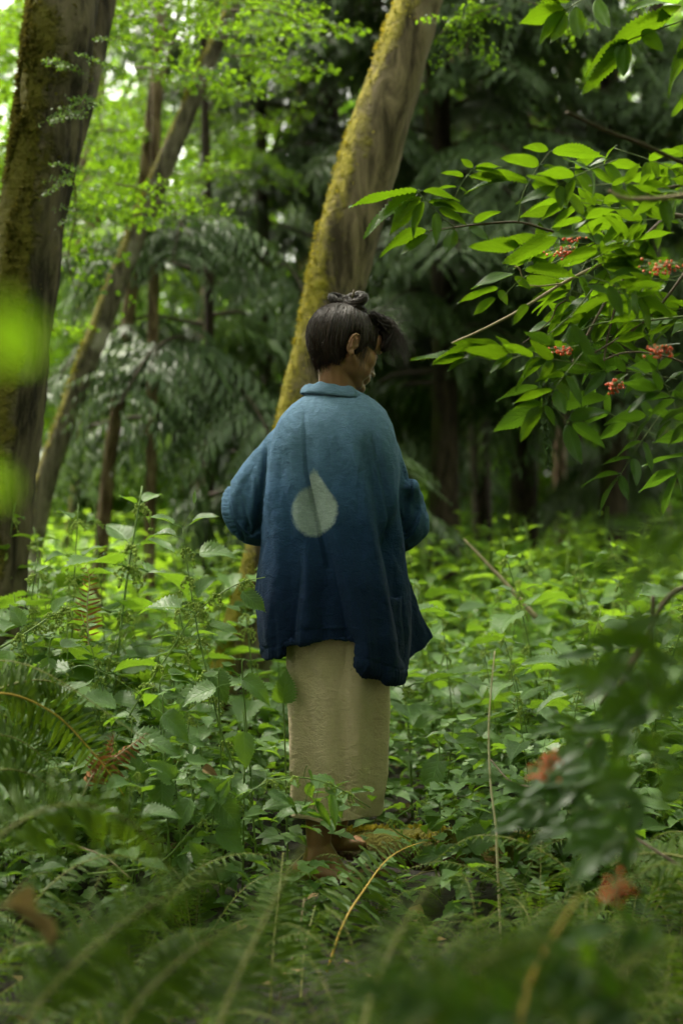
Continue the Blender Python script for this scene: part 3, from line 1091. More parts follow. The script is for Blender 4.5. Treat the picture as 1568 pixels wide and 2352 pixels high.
def interp_tab(tab, y):
    k = id(tab)
    if k not in _TAB:
        ks = [t_[0] for t_ in tab]
        xs = np.arange(ks[0] - 120, ks[-1] + 120, 2.0)
        w = np.exp(-(np.arange(-30, 31) * 2.0 / 20) ** 2 / 2)
        w /= w.sum()
        cols = []
        for i in range(1, len(tab[0])):
            v = np.interp(xs, ks, [t_[i] for t_ in tab])
            # extend the end slopes so smoothing keeps the ends in place
            s0 = (tab[1][i] - tab[0][i]) / (ks[1] - ks[0])
            s1 = (tab[-1][i] - tab[-2][i]) / (ks[-1] - ks[-2])
            v = np.where(xs < ks[0], tab[0][i] + (xs - ks[0]) * s0, np.where(xs > ks[-1], tab[-1][i] + (xs - ks[-1]) * s1, v))
            cols.append(np.convolve(v, w, 'same'))
        _TAB[k] = (tab, xs, cols)
    _, xs, cols = _TAB[k]
    return [float(np.interp(y, xs, c_)) for c_ in cols]


def build_skirt():
    tab = [(1380, 664, 905, .13), (1460, 663, 906, .135), (1560, 663, 901, .135), (1700, 663, 893, .13), (1800, 664, 885, .125), (1850, 668, 874, .12), (1868, 671, 866, .118)]
    g = Geo()
    ns, nr = 160, 200
    rows = []
    for i, y in enumerate(np.linspace(1380, 1868, nr)):
        x0, x1, d = interp_tab(tab, y)
        cx, hw = (x0 + x1) / 2, (x1 - x0) / 2 / 807
        ring = []
        for j in range(ns):
            a = 2 * PI * j / ns
            ca, sa = math.cos(a), math.sin(a)
            X = hw * math.copysign(abs(ca) ** .86, ca)
            Yy = d * math.copysign(abs(sa) ** .92, sa)
            p = J(cx, y) + np.array([X, Yy, 0])
            # vertical undulation, diagonal wrinkles
            nn = Vector((ca, sa, 0))
            w = noise.noise(Vector((p[0] * 13, p[1] * 13, p[2] * 1.4))) * .030
            w += noise.noise(Vector((p[0] * 30 + p[2] * 12, p[1] * 30, p[2] * 14))) * .0030
            w += noise.noise(Vector((p[0] * 70, p[1] * 70, p[2] * 90 + p[0] * 40))) * .0012
            # seam
            qx = (p[0] / YP * F + 341) / K
            if sa < 0:
                w -= .0035 * math.exp(-((qx - 797) / 2.2) ** 2)
                w += .0025 * math.exp(-((qx - 803) / 4) ** 2)
            # hem band thicker
            hb = (y - 1842) / 26
            if hb > 0:
                w += .001 + .004 * hb * hb + .0009 * math.sin(j * 1.3 + math.sin(j * .31) * 3) + .002 * noise.noise(Vector((ca * 9, sa * 9, 1)))
            ring.append(p + np.array([ca, sa, 0]) * w + np.array([0, 0, noise.noise(Vector((p[0] * 9, 0, 0))) * .01 * max(0, hb)]))
        rows.append(ring)
    inner = [[p * 1.0 - np.array([math.cos(2 * PI * j / ns), math.sin(2 * PI * j / ns), 0]) * .006 + np.array([0, 0, .004]) for j, p in enumerate(rows[-1])],
             [p - np.array([math.cos(2 * PI * j / ns), math.sin(2 * PI * j / ns), 0]) * .008 + np.array([0, 0, .22]) for j, p in enumerate(rows[-1])]]
    V = np.array(rows + inner).reshape(-1, 3)
    g.add((V, grid_faces(nr + 2, ns, True), NOT, None))
    mob('skirt', g.mesh('skirt', SKIRT), person, Matrix.Identity(4))


build_skirt()


# ---- jacket
def seg_fold(qx, qy, pts, width, amp, kind='step'):
    """Displacement of one fold traced as (x, y, amp factor)."""
    ys = [p[1] for p in pts]
    cx = np.interp(qy, ys, [p[0] for p in pts])
    am = np.interp(qy, ys, [p[2] for p in pts]) * amp
    fade = np.clip((qy - ys[0]) / 110, 0, 1) * np.clip((ys[-1] - qy) / 60 + 1.0, 0, 1)
    fade = fade * fade * (3 - 2 * fade)
    d = (qx - cx) / width
    if kind == 'step':       # right side stands proud of the left, falling off slowly
        v = np.where(d < 0, -0.5 * np.exp(-(d / 1.3) ** 2), (-0.5 + 1.5 * (1 - np.exp(-(d / 0.8) ** 2))) * np.exp(-(d / 3.4) ** 2))
    elif kind == 'ridge':
        v = np.exp(-d * d)
    else:
        v = -np.exp(-d * d)
    return v * am * fade


HEM = [(570, 1500), (585, 1500), (612, 1510), (640, 1503), (663, 1494), (672, 1470), (690, 1466), (740, 1462), (790, 1460), (802, 1462), (812, 1508), (830, 1524), (870, 1542), (905, 1555), (922, 1558), (936, 1530), (960, 1525), (1010, 1480)]


def build_jacket():
    g = Geo()
    tab = [  # q y, left, right, depth half, superness
        (896, 725, 820, .045), (904, 706, 842, .055), (912, 692, 858, .068), (925, 672, 874, .085), (945, 652, 890, .105),
        (975, 634, 902, .125), (1010, 626, 910, .142), (1060, 620, 916, .148), (1120, 612, 920, .155), (1200, 603, 924, .162),
        (1250, 598, 928, .165), (1300, 591, 934, .170), (1380, 583, 944, .176), (1450, 589, 944, .180), (1500, 598, 940, .182), (1600, 612, 935, .184)]
    ns, nr = 220, 170
    V = []
    hx = [h[0] for h in HEM]
    hy = [h[1] for h in HEM]
    def ring_pt(j, u, inset=0.0):
        a = 2 * PI * j / ns
        ca, sa = math.cos(a), math.sin(a)
        # hem height for this direction: back uses the traced line, front a straight hem
        x0, x1, d = interp_tab(tab, 1490)
        qh = (x0 + x1) / 2 + (x1 - x0) / 2 * ca
        back = np.interp(qh, hx, hy)
        front = 1492 + 18 * ca
        hem = back if sa < 0 else back * (1 - min(1, sa * 5)) + front * min(1, sa * 5)
        y = 896 + (hem - 896) * u
        x0, x1, d = interp_tab(tab, y)
        ex = 2.0 / 2.6
        X = (x1 - x0) / 2 / 807 * math.copysign(abs(ca) ** ex, ca)
        Yy = d * math.copysign(abs(sa) ** ex, sa)
        p = J((x0 + x1) / 2, y) + np.array([X * (1 - inset / .2), Yy * (1 - inset / .16), 0])
        return p
    rows = [[ring_pt(j, u) for j in range(ns)] for u in np.linspace(0, 1, nr)]
    rows += [[ring_pt(j, 1.0, .004) - np.array([0, 0, .003]) for j in range(ns)]]
    rows += [[ring_pt(j, u, .012) for j in range(ns)] for u in (1.0, .95, .85, .72)]
    V = np.array(rows).reshape(-1, 3)
    n = len(V)
    R_ = len(rows)
    top = V[:ns].mean(0)
    bot = V[-ns:].mean(0)
    V = np.concatenate([V, [top], [bot]])
    t = [[(i + 1) % ns, i, n] for i in range(ns)] + [[(R_ - 1) * ns + i, (R_ - 1) * ns + (i + 1) % ns, n + 1] for i in range(ns)]
    g.add((V, grid_faces(R_, ns, True), np.array(t), None))
    # sleeves
    def sleeve(path, radii, sq):
        pts = smooth_path(path, 30)
        rs = np.interp(np.linspace(0, 1, 30), np.linspace(0, 1, len(radii)), radii)
        a_ = tube(pts, rs, 40)
        a_[0][:, 1] = YP + .065 + (a_[0][:, 1] - YP - .065) * .86
        g.add(a_)
    sleeve([J(735, 985, .03), J(680, 1022, .035), J(638, 1085, .042), J(606, 1132, .058), J(582, 1170, .078), J(582, 1180, .125)],
           [.058, .080, .095, .101, .096, .087], 1)
    sleeve([J(825, 985, .02), J(856, 1030, .035), J(868, 1090, .04), J(882, 1145, .055), J(903, 1180, .08), J(912, 1196, .13)],
           [.050, .074, .086, .088, .080, .076], 1)
    # rolled cuffs
    def cuff(c, axis, r, w, sx=1.0):
        axis = np.array(axis, float)
        axis /= np.linalg.norm(axis)
        e1 = np.cross(axis, [0, 0, 1.0]); e1 /= np.linalg.norm(e1)
        e2 = np.cross(e1, axis)
        pts = []
        for a in np.linspace(0, 2 * PI, 41):
            pts.append(np.array(c) + r * (math.cos(a) * e1 * sx + math.sin(a) * e2))
        for k in np.linspace(-1, 1, 5):
            q_ = [p + axis * k * w for p in pts]
            g.add(tube(q_, .0105, 10, cap=False))
    cuff(J(577, 1173, .075), (-.62, .70, -.30), .085, .014)
    cuff(J(590, 1186, .125), (-.25, .93, -.30), .076, .020)
    cuff(J(918, 1188, .080), (.45, .80, -.35), .082, .014, .92)
    cuff(J(926, 1204, .125), (.35, .90, -.3), .074, .018)
    # soft bump above the right cuff and the front flap of the open jacket
    g.add(capsule(J(945, 1122, .02), J(950, 1150, .06), .028, .036, 20))
    def panel(poly, y0, y1, th):
        """Cloth panel through a grid of traced points: rows of (qx, qy, dy)."""
        P_ = np.array([[J(*c) for c in row] for row in poly])
        # refine
        rr = 24
        a = np.stack([smooth_path(P_[i], rr) for i in range(len(P_))])
        a = np.stack([smooth_path(a[:, j], rr) for j in range(rr)], 1)
        nrm = np.cross(np.gradient(a, axis=0), np.gradient(a, axis=1))
        nrm /= np.linalg.norm(nrm, axis=-1, keepdims=True) + 1e-9
        A_, B_ = a + nrm * th / 2, a - nrm * th / 2
        n_ = rr * rr
        W = np.concatenate([A_.reshape(-1, 3), B_.reshape(-1, 3)])
        f = grid_faces(rr, rr)
        q1, q2 = f, f[:, ::-1] + n_
        side = []
        idx = np.arange(n_).reshape(rr, rr)
        for lo in (idx[0, :], idx[-1, ::-1], idx[::-1, 0], idx[:, -1]):
            for p_, q_ in zip(lo[:-1], lo[1:]):
                side.append([q_, p_, p_ + n_, q_ + n_])
        g.add((W, np.concatenate([q1, q2, np.array(side)]), NOT, None))
    panel([[(885, 1230, .06), (905, 1240, .09), (922, 1262, .12)],
           [(890, 1330, .06), (925, 1330, .10), (945, 1335, .14)],
           [(895, 1420, .05), (940, 1420, .11), (968, 1400, .16)],
           [(900, 1500, .04), (945, 1505, .12), (1000, 1470, .18)],
           [(905, 1535, .04), (948, 1520, .12), (1001, 1479, .18)]], 0, 0, .011)
    me = remesh(g, 0.0037, 4, 0.5)
    V = get_co(me)
    N = get_no(me)
    qx, qy = to_q(V)
    back = np.clip(-N[:, 1] * 2.0, 0, 1) * (V[:, 1] < YP + .02)
    d = np.zeros(len(V))
    body = np.clip((qx - (596 + (1245 - qy) * .03)) / 20, 0, 1) * np.clip((930 - qx) / 14, 0, 1)
    d += seg_fold(qx, qy, [(700, 900, .0), (703, 1000, .12), (708, 1080, .5), (745, 1238, 1.0), (772, 1360, 1.0), (803, 1462, 1.3), (806, 1600, 1.3)], 24, .030) * body
    d += seg_fold(qx, qy, [(699, 900, .4), (702, 1000, .8), (704, 1080, 1.2), (741, 1238, 1.0), (768, 1360, .6), (799, 1470, .8)], 5, .0065, 'valley') * body
    d += seg_fold(qx, qy, [(832, 960, .2), (845, 1050, .8), (868, 1150, 1.0), (890, 1250, 1.2), (915, 1360, 1.3), (930, 1480, 1.2)], 24, .028, 'valley')
    d += seg_fold(qx, qy, [(812, 960, .2), (822, 1060, .8), (845, 1170, 1.0), (862, 1290, .8), (885, 1400, .8), (895, 1530, .5)], 26, .014, 'ridge')
    d += seg_fold(qx, qy, [(615, 985, .6), (608, 1060, 1.0), (601, 1150, 1.0), (594, 1235, .9)], 12, .016, 'valley')
    d += seg_fold(qx, qy, [(628, 985, .5), (620, 1060, .9), (612, 1150, .9), (606, 1250, .5)], 11, .010, 'ridge')
    d += seg_fold(qx, qy, [(648, 980, .4), (655, 1100, .7), (668, 1250, .8), (672, 1350, .8), (668, 1470, .8)], 18, .013, 'valley') * body
    d += seg_fold(qx, qy, [(690, 1150, .2), (688, 1300, .6), (680, 1400, .9), (669, 1500, 1.4)], 18, .014, 'step') * body
    d += seg_fold(qx, qy, [(640, 1200, .2), (628, 1320, .8), (618, 1500, .9)], 12, .008, 'ridge') * body
    d += seg_fold(qx, qy, [(735, 1270, .2), (738, 1360, .7), (742, 1470, .9)], 16, .010, 'valley') * body
    d += seg_fold(qx, qy, [(850, 1330, .2), (862, 1430, .8), (868, 1560, .9)], 16, .013, 'valley') * body
    d += seg_fold(qx, qy, [(770, 940, .2), (778, 1040, .5), (800, 1180, .6), (815, 1300, .4)], 18, .006, 'valley') * body
    for pts_, w_, am_ in (([(835, 940, .2), (862, 1030, .8), (885, 1110, 1.0), (905, 1200, 1.0), (928, 1300, .8)], 6, .011),
                          ([(613, 960, .5), (606, 1080, 1.0), (597, 1180, 1.0), (592, 1250, .8)], 5, .013),
                          ([(705, 1240, .1), (688, 1350, .8), (671, 1490, 1.0)], 5, .007),
                          ([(882, 1290, .2), (905, 1400, .9), (934, 1520, 1.0)], 5, .009),
                          ([(578, 1050, .3), (592, 1120, 1), (588, 1200, .6)], 5, .009), ([(538, 1100, .3), (558, 1160, 1), (574, 1235, .7)], 5, .010), ([(600, 1040, .3), (560, 1110, .8), (545, 1150, .5)], 6, .006),
                          ([(925, 1050, .3), (944, 1120, 1), (936, 1200, .7)], 5, .010), ([(900, 1130, .3), (922, 1180, 1), (948, 1245, .8)], 5, .010),
                          ([(735, 940, .3), (752, 1010, .8), (762, 1100, .3)], 7, .004),
                          ([(650, 1010, .2), (640, 1120, .8), (645, 1230, .3)], 6, .004),
                          ([(842, 1010, .4), (826, 1090, .8), (820, 1160, .2)], 6, .005),
                          ([(760, 1400, .2), (770, 1470, .9)], 5, .004), ([(632, 1330, .2), (640, 1490, .9)], 5, .006), ([(835, 1380, .2), (848, 1540, .9)], 5, .005)):
        d += seg_fold(qx, qy, pts_, w_, am_, 'valley')
    # sleeve creases
    d += seg_fold(qx, qy, [(575, 1040, .5), (560, 1090, .8), (560, 1140, .6)], 10, .005, 'ridge')
    d += seg_fold(qx, qy, [(598, 1010, .4), (580, 1070, 1), (566, 1130, 1), (548, 1190, .6)], 16, .010, 'valley')
    d += seg_fold(qx, qy, [(560, 1165, .4), (572, 1200, .9), (580, 1235, .6)], 12, .014, 'valley')
    d += seg_fold(qx, qy, [(905, 1010, .3), (915, 1080, .6), (918, 1150, .6)], 12, .006, 'ridge')
    d += seg_fold(qx, qy, [(945, 1100, .3), (930, 1150, .9), (905, 1235, 1.0)], 13, .020, 'valley')
    d += seg_fold(qx, qy, [(925, 1010, .3), (932, 1060, 1), (925, 1110, .8)], 14, .010, 'valley')
    d += seg_fold(qx, qy, [(965, 1135, .5), (955, 1190, .8), (940, 1250, .8)], 9, .012, 'valley')
    lo = np.array([noise.noise(Vector((a[0] * 7, a[1] * 7, a[2] * 2.4))) for a in V])
    mi = np.array([noise.noise(Vector((a[0] * 26 + a[2] * 5, a[1] * 26, a[2] * 9))) for a in V])
    hi = np.array([noise.noise(Vector((a[0] * 55, a[1] * 55, a[2] * 40 + a[0] * 30))) for a in V])
    amp = np.clip((qy - 900) / 250, 0.15, 1)
    D = d * back + (lo * .010 * amp + mi * .0058 * amp + hi * .0018)
    # hem band: stitch line and puckers
    hemy = np.interp(qx, hx, hy)
    sdist = hemy - 28 - qy
    onb = (V[:, 1] < YP) & (qx > 590) & (qx < 935)
    D -= np.where(onb, .0028 * np.exp(-(sdist / 2.6) ** 2), 0)
    D += np.where(onb & (sdist < 0) & (sdist > -30), .0016 * np.sin(qx * .55 + np.sin(qx * .21) * 2.5), 0)
    # cuff stitch and puckers on the left sleeve
    ln = np.interp(qy, [1100, 1140, 1190, 1240], [524, 523, 536, 556])
    sl_ = (qx - ln)
    D -= np.where((qx < 600) & (qy > 1095) & (qy < 1245), .007 * np.exp(-(sl_ / 2.4) ** 2), 0)
    D += np.where((sl_ < -2) & (sl_ > -22) & (qx < 600) & (qy > 1095), .0010 * np.sin(qy * .62 + np.sin(qy * .2)), 0)
    V = V + N * D[:, None]
    set_co(me, V)
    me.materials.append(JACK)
    me.name = 'jacket'
    mob('jacket', me, person, Matrix.Identity(4))


build_jacket()


def build_collar():
    ns = 180
    rows = []
    prof = [(-.002, -.004, .0), (.0015, .0, .0), (.002, .25, .0), (.001, .6, .0), (-.001, .9, .0), (-.004, 1.0, .0), (-.008, .94, .0), (-.009, .5, .0), (-.010, -.2, 0)]
    for off, u, _ in prof:
        ring = []
        for j in range(ns):
            a = 2 * PI * j / ns
            ca, sa = math.cos(a), math.sin(a)
            s = ca
            zb = np.interp(s, [-1, -.5, 0, .5, 1], [905, 910, 915, 919, 926])
            ht = np.interp(s, [-1, -.6, 0, .5, 1], [19, 27, 27, 24, 12])
            zt = zb - ht + 1.6 * math.sin(a * 7) + 1.2 * math.sin(a * 13 + 1)
            qx = 774 + 84 * s - 8 * u * s
            q = zb + (zt - zb) * u
            dep = (.078 - .012 * u) * sa + (.010 if sa > 0 else 0)
            p = J(qx, q) + np.array([ca, sa, 0]) * off + np.array([0, dep, 0])
            p = p + np.array([ca, sa, 0]) * noise.noise(Vector((ca * 4, sa * 4, u * 2))) * .004
            if sa < 0:
                p[2] += .006 * (-sa) * 0
            ring.append(p)
        rows.append(ring)
    g = Geo()
    g.add((np.array(rows).reshape(-1, 3), grid_faces(len(rows), ns, True), NOT, None))
    mob('collar', g.mesh('collar', JACK), person, Matrix.Identity(4))


build_collar()


# ================================================================== TREES
def trunk_mesh(name, pts, radii, mat, sides=28, rows=70, rough=0.10, seed=0, moss=0):
    pts = smooth_path(pts, rows)
    rs = np.interp(np.linspace(0, 1, rows), np.linspace(0, 1, len(radii)), radii)
    V, q, t, uv = tube(pts, rs, sides)
    c = np.repeat(pts, sides, 0)
    m = rows * sides
    d = V[:m] - c
    k = np.array([noise.noise(Vector((p[0] * 3.5 + seed, p[1] * 3.5, p[2] * 1.1))) * 0.8 + noise.noise(Vector((p[0] * 16 + seed, p[1] * 16, p[2] * 4))) * 0.5 + noise.noise(Vector((p[0] * 45, p[1] * 45 + seed, p[2] * 22))) * 0.25 for p in V[:m]])
    V = V.copy()
    V[:m] = c + d * (1 + rough * k)[:, None]
    g = Geo()
    g.add((V, q, t, uv))
    return g.mesh(name, mat)


def moss_tufts(pts, radii, side, n, r, size=(.006, .02)):
    """Small ragged blades of moss standing off one side of a trunk."""
    pts = smooth_path(pts, 60)
    rs = np.interp(np.linspace(0, 1, 60), np.linspace(0, 1, len(radii)), radii)
    g = Geo()
    sdv = Vector(side).normalized()
    for i in range(n):
        u = r.random() * 58.9
        k = int(u)
        c = Vector(pts[k]).lerp(Vector(pts[k + 1]), u - k)
        ax = (Vector(pts[k + 1]) - Vector(pts[k])).normalized()
        d = sdv + Vector((r.gauss(0, .45), r.gauss(0, .45), 0))
        d = (d - ax * d.dot(ax)).normalized()
        if noise.noise(Vector((c.x * 4, c.y * 4, c.z * 4)) + d) < -0.12:
            continue
        p = c + d * rs[k] * 0.98
        s = r.uniform(*size)
        g.add(NETTLE_LO[i % 3], frame_mat(p, d + Vector((r.gauss(0, .6), r.gauss(0, .6), r.gauss(0, .6))), rv(1, r), s), r.random())
    return g


def moss_leaf_mat(name, c1, c2):
    return leaf_mat(name, c1, c2, c2, 0.25, 0.9, 0.1)


MOSS_Y = moss_leaf_mat('yellow_moss', (0.13, 0.12, 0.018), (0.42, 0.35, 0.04))
MOSS_B = moss_leaf_mat('olive_moss', (0.05, 0.05, 0.010), (0.13, 0.11, 0.02))


def maple_bough(seed, n=150, L=1.0, spread=0.5, flat=0.35, ls=(.055, .095)):
    r = random.Random(seed)
    g = Geo()
    main = [Vector((0, 0, 0)), Vector((0.05, L * .35, .05)), Vector((-.03, L * .7, .02)), Vector((0, L, -.08))]
    mp = smooth_path(main, 14)
    g.add(tube(mp, np.linspace(.010, .003, 14), 4), None, 0, 1)
    for k in range(9):
        s = Vector(mp[2 + k])
        sd = (-1) ** k
        e = s + Vector((sd * spread * r.uniform(.4, 1), L * r.uniform(.1, .3), r.uniform(-.15, .12)))
        tp = smooth_path([s, (s + e) / 2 + Vector((0, 0, .04)), e], 7)
        g.add(tube(tp, np.linspace(.004, .0015, 7), 3), None, 0, 1)
        for i in range(n // 9):
            p = Vector(tp[r.randint(1, 6)]) + Vector((r.gauss(0, .05), r.gauss(0, .05), r.gauss(0, .03)))
            d = Vector((r.uniform(-1, 1), r.uniform(-.6, 1), r.uniform(-.5, .1)))
            up = Vector((r.gauss(0, flat), r.gauss(0, flat), 1))
            g.add(MAPLE_LO[i % 2], frame_mat(p, d, up, r.uniform(*ls)), r.random())
    return g


def cedar_bough(seed, L=1.6):
    """Drooping conifer bough: flat hanging sprays of overlapping scale twigs."""
    r = random.Random(seed)
    g = Geo()
    main = smooth_path([Vector((0, 0, 0)), Vector((0, L * .35, .06)), Vector((0, L * .7, -.12)), Vector((0, L * .95, -.42))], 20)
    g.add(tube(main, np.linspace(.016, .003, 20), 4), None, 0, 1)
    T, N, B = frames_along(main)
    for k in range(38):
        u = 0.12 + 0.88 * k / 37
        i = min(19, int(u * 19))
        s = Vector(main[i])
        sd = (-1) ** k
        ln = L * (0.34 * (1 - u) + 0.17) * r.uniform(.7, 1.15)
        dirv = Vector((sd * r.uniform(.5, 1), r.uniform(.35, .8), r.uniform(-.45, -.05))).normalized()
        e = s + dirv * ln + Vector((0, 0, -ln * r.uniform(.25, .6)))
        m = (s + e) / 2 + Vector((0, 0, ln * .12))
        sp = smooth_path([s, m, e], 12)
        for j in range(1, 12):
            p = Vector(sp[j])
            t = (Vector(sp[j]) - Vector(sp[j - 1])).normalized()
            w = t.cross(Vector((0, 0, 1))).normalized()
            tl = ln * (0.34 * (1 - abs(j / 11 - .35)) + .05) * r.uniform(.7, 1.2)
            for s2 in (-1, 1):
                d = (w * s2 * r.uniform(.5, .9) + t * .8 + Vector((0, 0, -r.uniform(.1, .5)))).normalized()
                up = Vector((r.gauss(0, .25), r.gauss(0, .25), 1))
                g.add(CED[(j + k) % 2], frame_mat(p, d, up, tl * .85, .7), r.random())
    return g


CED = [leaf('blade', 4, 1, 0.0, 0.13, 0.15, 0.35, 0.04, 0.0, i) for i in range(2)]


def fringe(seed):
    """Cedar twig tip with side scales: a narrow comb."""
    return None


ME_MAPLE = [maple_bough(i, 260, 1.0, .55, .4, (.035, .068)).mesh('leafy_branch', [M_['maple'], M_['elder_bark']]) for i in range(4)]
ME_MAPLE_FAR = [maple_bough(i + 10, 300, 1.6, .9, .5, (.07, .13)).mesh('leafy_branch', [M_['maple_far'], M_['elder_bark']]) for i in range(4)]
ME_MAPLE_BRIGHT_FAR = [maple_bough(i + 20, 300, 1.6, .9, .5, (.07, .13)).mesh('leafy_branch', [M_['maple'], M_['elder_bark']]) for i in range(3)]
ME_CEDAR = [cedar_bough(i).mesh('hanging_bough', [M_['cedar'], M_['cedar_twig']]) for i in range(5)]


def bough_at(tree, me, p, d, s=1.0, name='branch', up=(0, 0, 1)):
    return mob(name, me, tree, frame_mat(p, d, Vector(up) + rv(.15), s))


def tree_empty(name, base, label, cat='tree', group=None):
    t = empty(name, base)
    tag(t, label, cat, group)
    return t


# ---- big mossy trunk at the left edge
def left_tree():
    Y = 5.5
    pts = [P(-14, 800, Y), P(-9, 700, Y), P(-6, 580, Y), P(5, 450, Y), P(20, 330, Y), P(36, 210, Y), P(52, 100, Y), P(65, 0, Y), P(95, -200, Y + .3), P(110, -420, Y + .6)]
    radii = [.18, .14, .122, .12, .122, .124, .13, .132, .12, .10]
    t = tree_empty('mossy_tree', P(-14, 800, Y), 'thick mossy brown trunk rising at the left edge, forking near the top')
    mob('trunk', trunk_mesh('trunk', pts, radii, M_['bark_mossy'], 48, 170, .24, 3), t, Matrix.Identity(4))
    fk = [P(60, 205, Y + .05), P(74, 130, Y + .1), P(90, 60, Y + .2), P(112, -60, Y + .4), P(150, -300, Y + .9)]
    mob('fork', trunk_mesh('fork', fk, [.03, .05, .058, .056, .045], M_['bark_mossy'], 24, 60, .15, 9), t, Matrix.Identity(4))
    mob('moss', moss_tufts(pts, radii, (-1, -.6, 0), 14000, random.Random(4), (.010, .030)).mesh('moss', MOSS_B), t, Matrix.Identity(4))
    KIDS[t.name][-1]['kind'] = 'stuff'
    r = random.Random(31)
    # small green shoots on the trunk
    for (x, y) in ((88, 60), (95, 95), (80, 110), (60, 165), (75, 175), (98, 40), (82, 205), (45, 60)):
        bough_at(t, ME_MAPLE[r.randint(0, 3)], P(x, y, Y - .18), (r.uniform(-.3, 1), -.3, -.2), .16, 'shoot')
    # overhanging crown
    for i in range(46):
        x, y = r.uniform(-30, 240), r.uniform(-30, 330)
        if x > 170 and y > 190:
            continue
        if 25 < x < 90 and y > 60:
            x += 90
        if x > 140 and y > 95:
            x -= 130
        lx = 183 - (y - 122) * .39
        if y > 90 and abs(x - lx) < 32:
            continue
        p = P(x, y, r.uniform(6.0, 8.4))
        bough_at(t, ME_MAPLE[i % 4], p, (r.uniform(-1, 1), r.uniform(-.5, .7), r.uniform(-.35, .1)), r.uniform(.38, .62))
    for i in range(26):
        p = Vector((r.uniform(-5, -.5), r.uniform(2.5, 7), r.uniform(4.2, 7.5)))
        bough_at(t, ME_MAPLE_FAR[i % 4], p, (r.uniform(-1, 1), r.uniform(-1, 1), r.uniform(-.3, .1)), r.uniform(.6, 1.1))


left_tree()


def leaning_tree():
    Y = 8.0
    pts = [P(12, 700, Y), P(22, 600, Y), P(42, 495, Y), P(68, 415, Y), P(101, 325, Y), P(134, 240, Y), P(162, 172, Y), P(183, 122, Y), P(205, 70, Y), P(245, -30, Y), P(300, -220, Y)]
    radii = [.09, .072, .062, .060, .060, .060, .054, .050, .045, .04, .035]
    t = tree_empty('leaning_tree', P(12, 700, Y), 'slender trunk leaning right with moss on its upper side and pale bark above')
    mob('trunk', trunk_mesh('trunk', pts, radii, M_['bark_thin'], 24, 110, .12, 21), t, Matrix.Identity(4))
    mob('moss', moss_tufts(pts, radii, (-1, -.3, .5), 2200, random.Random(6), (.008, .026)).mesh('moss', moss_leaf_mat('green_moss', (0.10, 0.10, 0.015), (0.26, 0.24, 0.03))), t, Matrix.Identity(4))
    KIDS[t.name][-1]['kind'] = 'stuff'
    r = random.Random(8)
    for i in range(34):
        x, y = r.uniform(90, 250), r.uniform(-30, 210)
        bough_at(t, ME_MAPLE[i % 4], P(x, y, r.uniform(8.3, 10.2)), (r.uniform(-1, 1), r.uniform(-.5, .7), r.uniform(-.35, .1)), r.uniform(.4, .7))
    for i in range(15):
        x, y = r.uniform(60, 160), r.uniform(190, 330)
        bough_at(t, ME_MAPLE[i % 4], P(x, y, r.uniform(10, 12.5)), (r.uniform(-1, 1), r.uniform(-.5, .7), r.uniform(-.35, .1)), r.uniform(.4, .65))


leaning_tree()


def centre_tree():
    Y = 6.0
    pts = [P(214, 770, Y), P(238, 680, Y), P(262, 590, Y), P(286, 495, Y), P(305, 409, Y), P(325, 330, Y), P(344, 244, Y), P(378, 130, Y), P(419, 0, Y), P(462, -150, Y), P(500, -330, Y)]
    radii = [.17, .125, .108, .105, .108, .118, .132, .125, .100, .09, .075]
    t = tree_empty('yellow_mossed_tree', P(214, 770, Y), 'leaning trunk with bright yellow moss along its upper edge, behind the person')
    mob('trunk', trunk_mesh('trunk', pts, radii, M_['bark_yellow'], 48, 190, .14, 33), t, Matrix.Identity(4))
    mob('moss', moss_tufts(pts, radii, (-1, -.05, .3), 3400, random.Random(5), (.006, .022)).mesh('moss', MOSS_Y), t, Matrix.Identity(4))
    KIDS[t.name][-1]['kind'] = 'stuff'
    r = random.Random(77)
    for i in range(14):
        p = Vector((r.uniform(.5, 4.5), r.uniform(2.5, 5), r.uniform(4.6, 8)))
        bough_at(t, ME_MAPLE_FAR[i % 4], p, (r.uniform(-1, 1), r.uniform(-1, 1), r.uniform(-.3, .1)), r.uniform(.6, 1.1))
    for x, y in ((500, 5), (470, -12), (225, -6), (250, 0), (520, 0)):
        bough_at(t, ME_MAPLE[i % 4], P(x, y, 5.8), (r.uniform(-1, 1), .1, -.2), .3)


centre_tree()

# ---- straight thin trunks further back
THIN = [  # x bottom, y bottom, x top, y top, width px, distance, bark, label
    (98, 585, 128, 318, 15, 8.8, 'bark_brown', 'thin brown trunk standing right of the slender mossy leaning one'),
    (149, 560, 154, 245, 12, 8.6, 'bark_brown', 'straight pale brown trunk between the brown leaning one and the cedar sprays'),
    (70, 520, 100, 380, 8, 10.5, 'bark_thin', 'very thin mossy stem slanting behind the slender leaning trunk'),
    (197, 500, 204, 270, 11, 15.0, 'bark_pale', 'pale distant trunk glimpsed through cedar sprays left of the yellow-mossed trunk'),
    (452, 570, 437, 230, 19, 11.5, 'bark_pale', 'trunk with pale peeling patches standing behind the person\'s right sleeve'),
    (483, 570, 474, 130, 22, 13.0, 'bark_dark', 'dark trunk just right of the pale patched one'),
    (522, 560, 526, 200, 10, 18.0, 'bark_brown', 'narrow brown trunk far back behind the elder leaves'),
    (556, 575, 560, 390, 15, 13.5, 'bark_brown', 'reddish brown trunk below the hanging dry catkin'),
    (598, 560, 604, 300, 12, 17.0, 'bark_dark', 'dark trunk at the right, behind the elder shrub'),
    (640, 570, 648, 300, 20, 14.0, 'bark_dark', 'thick dark trunk near the right edge behind the shrub'),
    (328, 380, 326, -20, 26, 13.0, 'bark_dark', 'broad dark cedar trunk showing between its hanging boughs'),
    (12, 560, 22, 380, 9, 16.0, 'bark_brown', 'thin trunk far back beside the thick mossy one'),
]
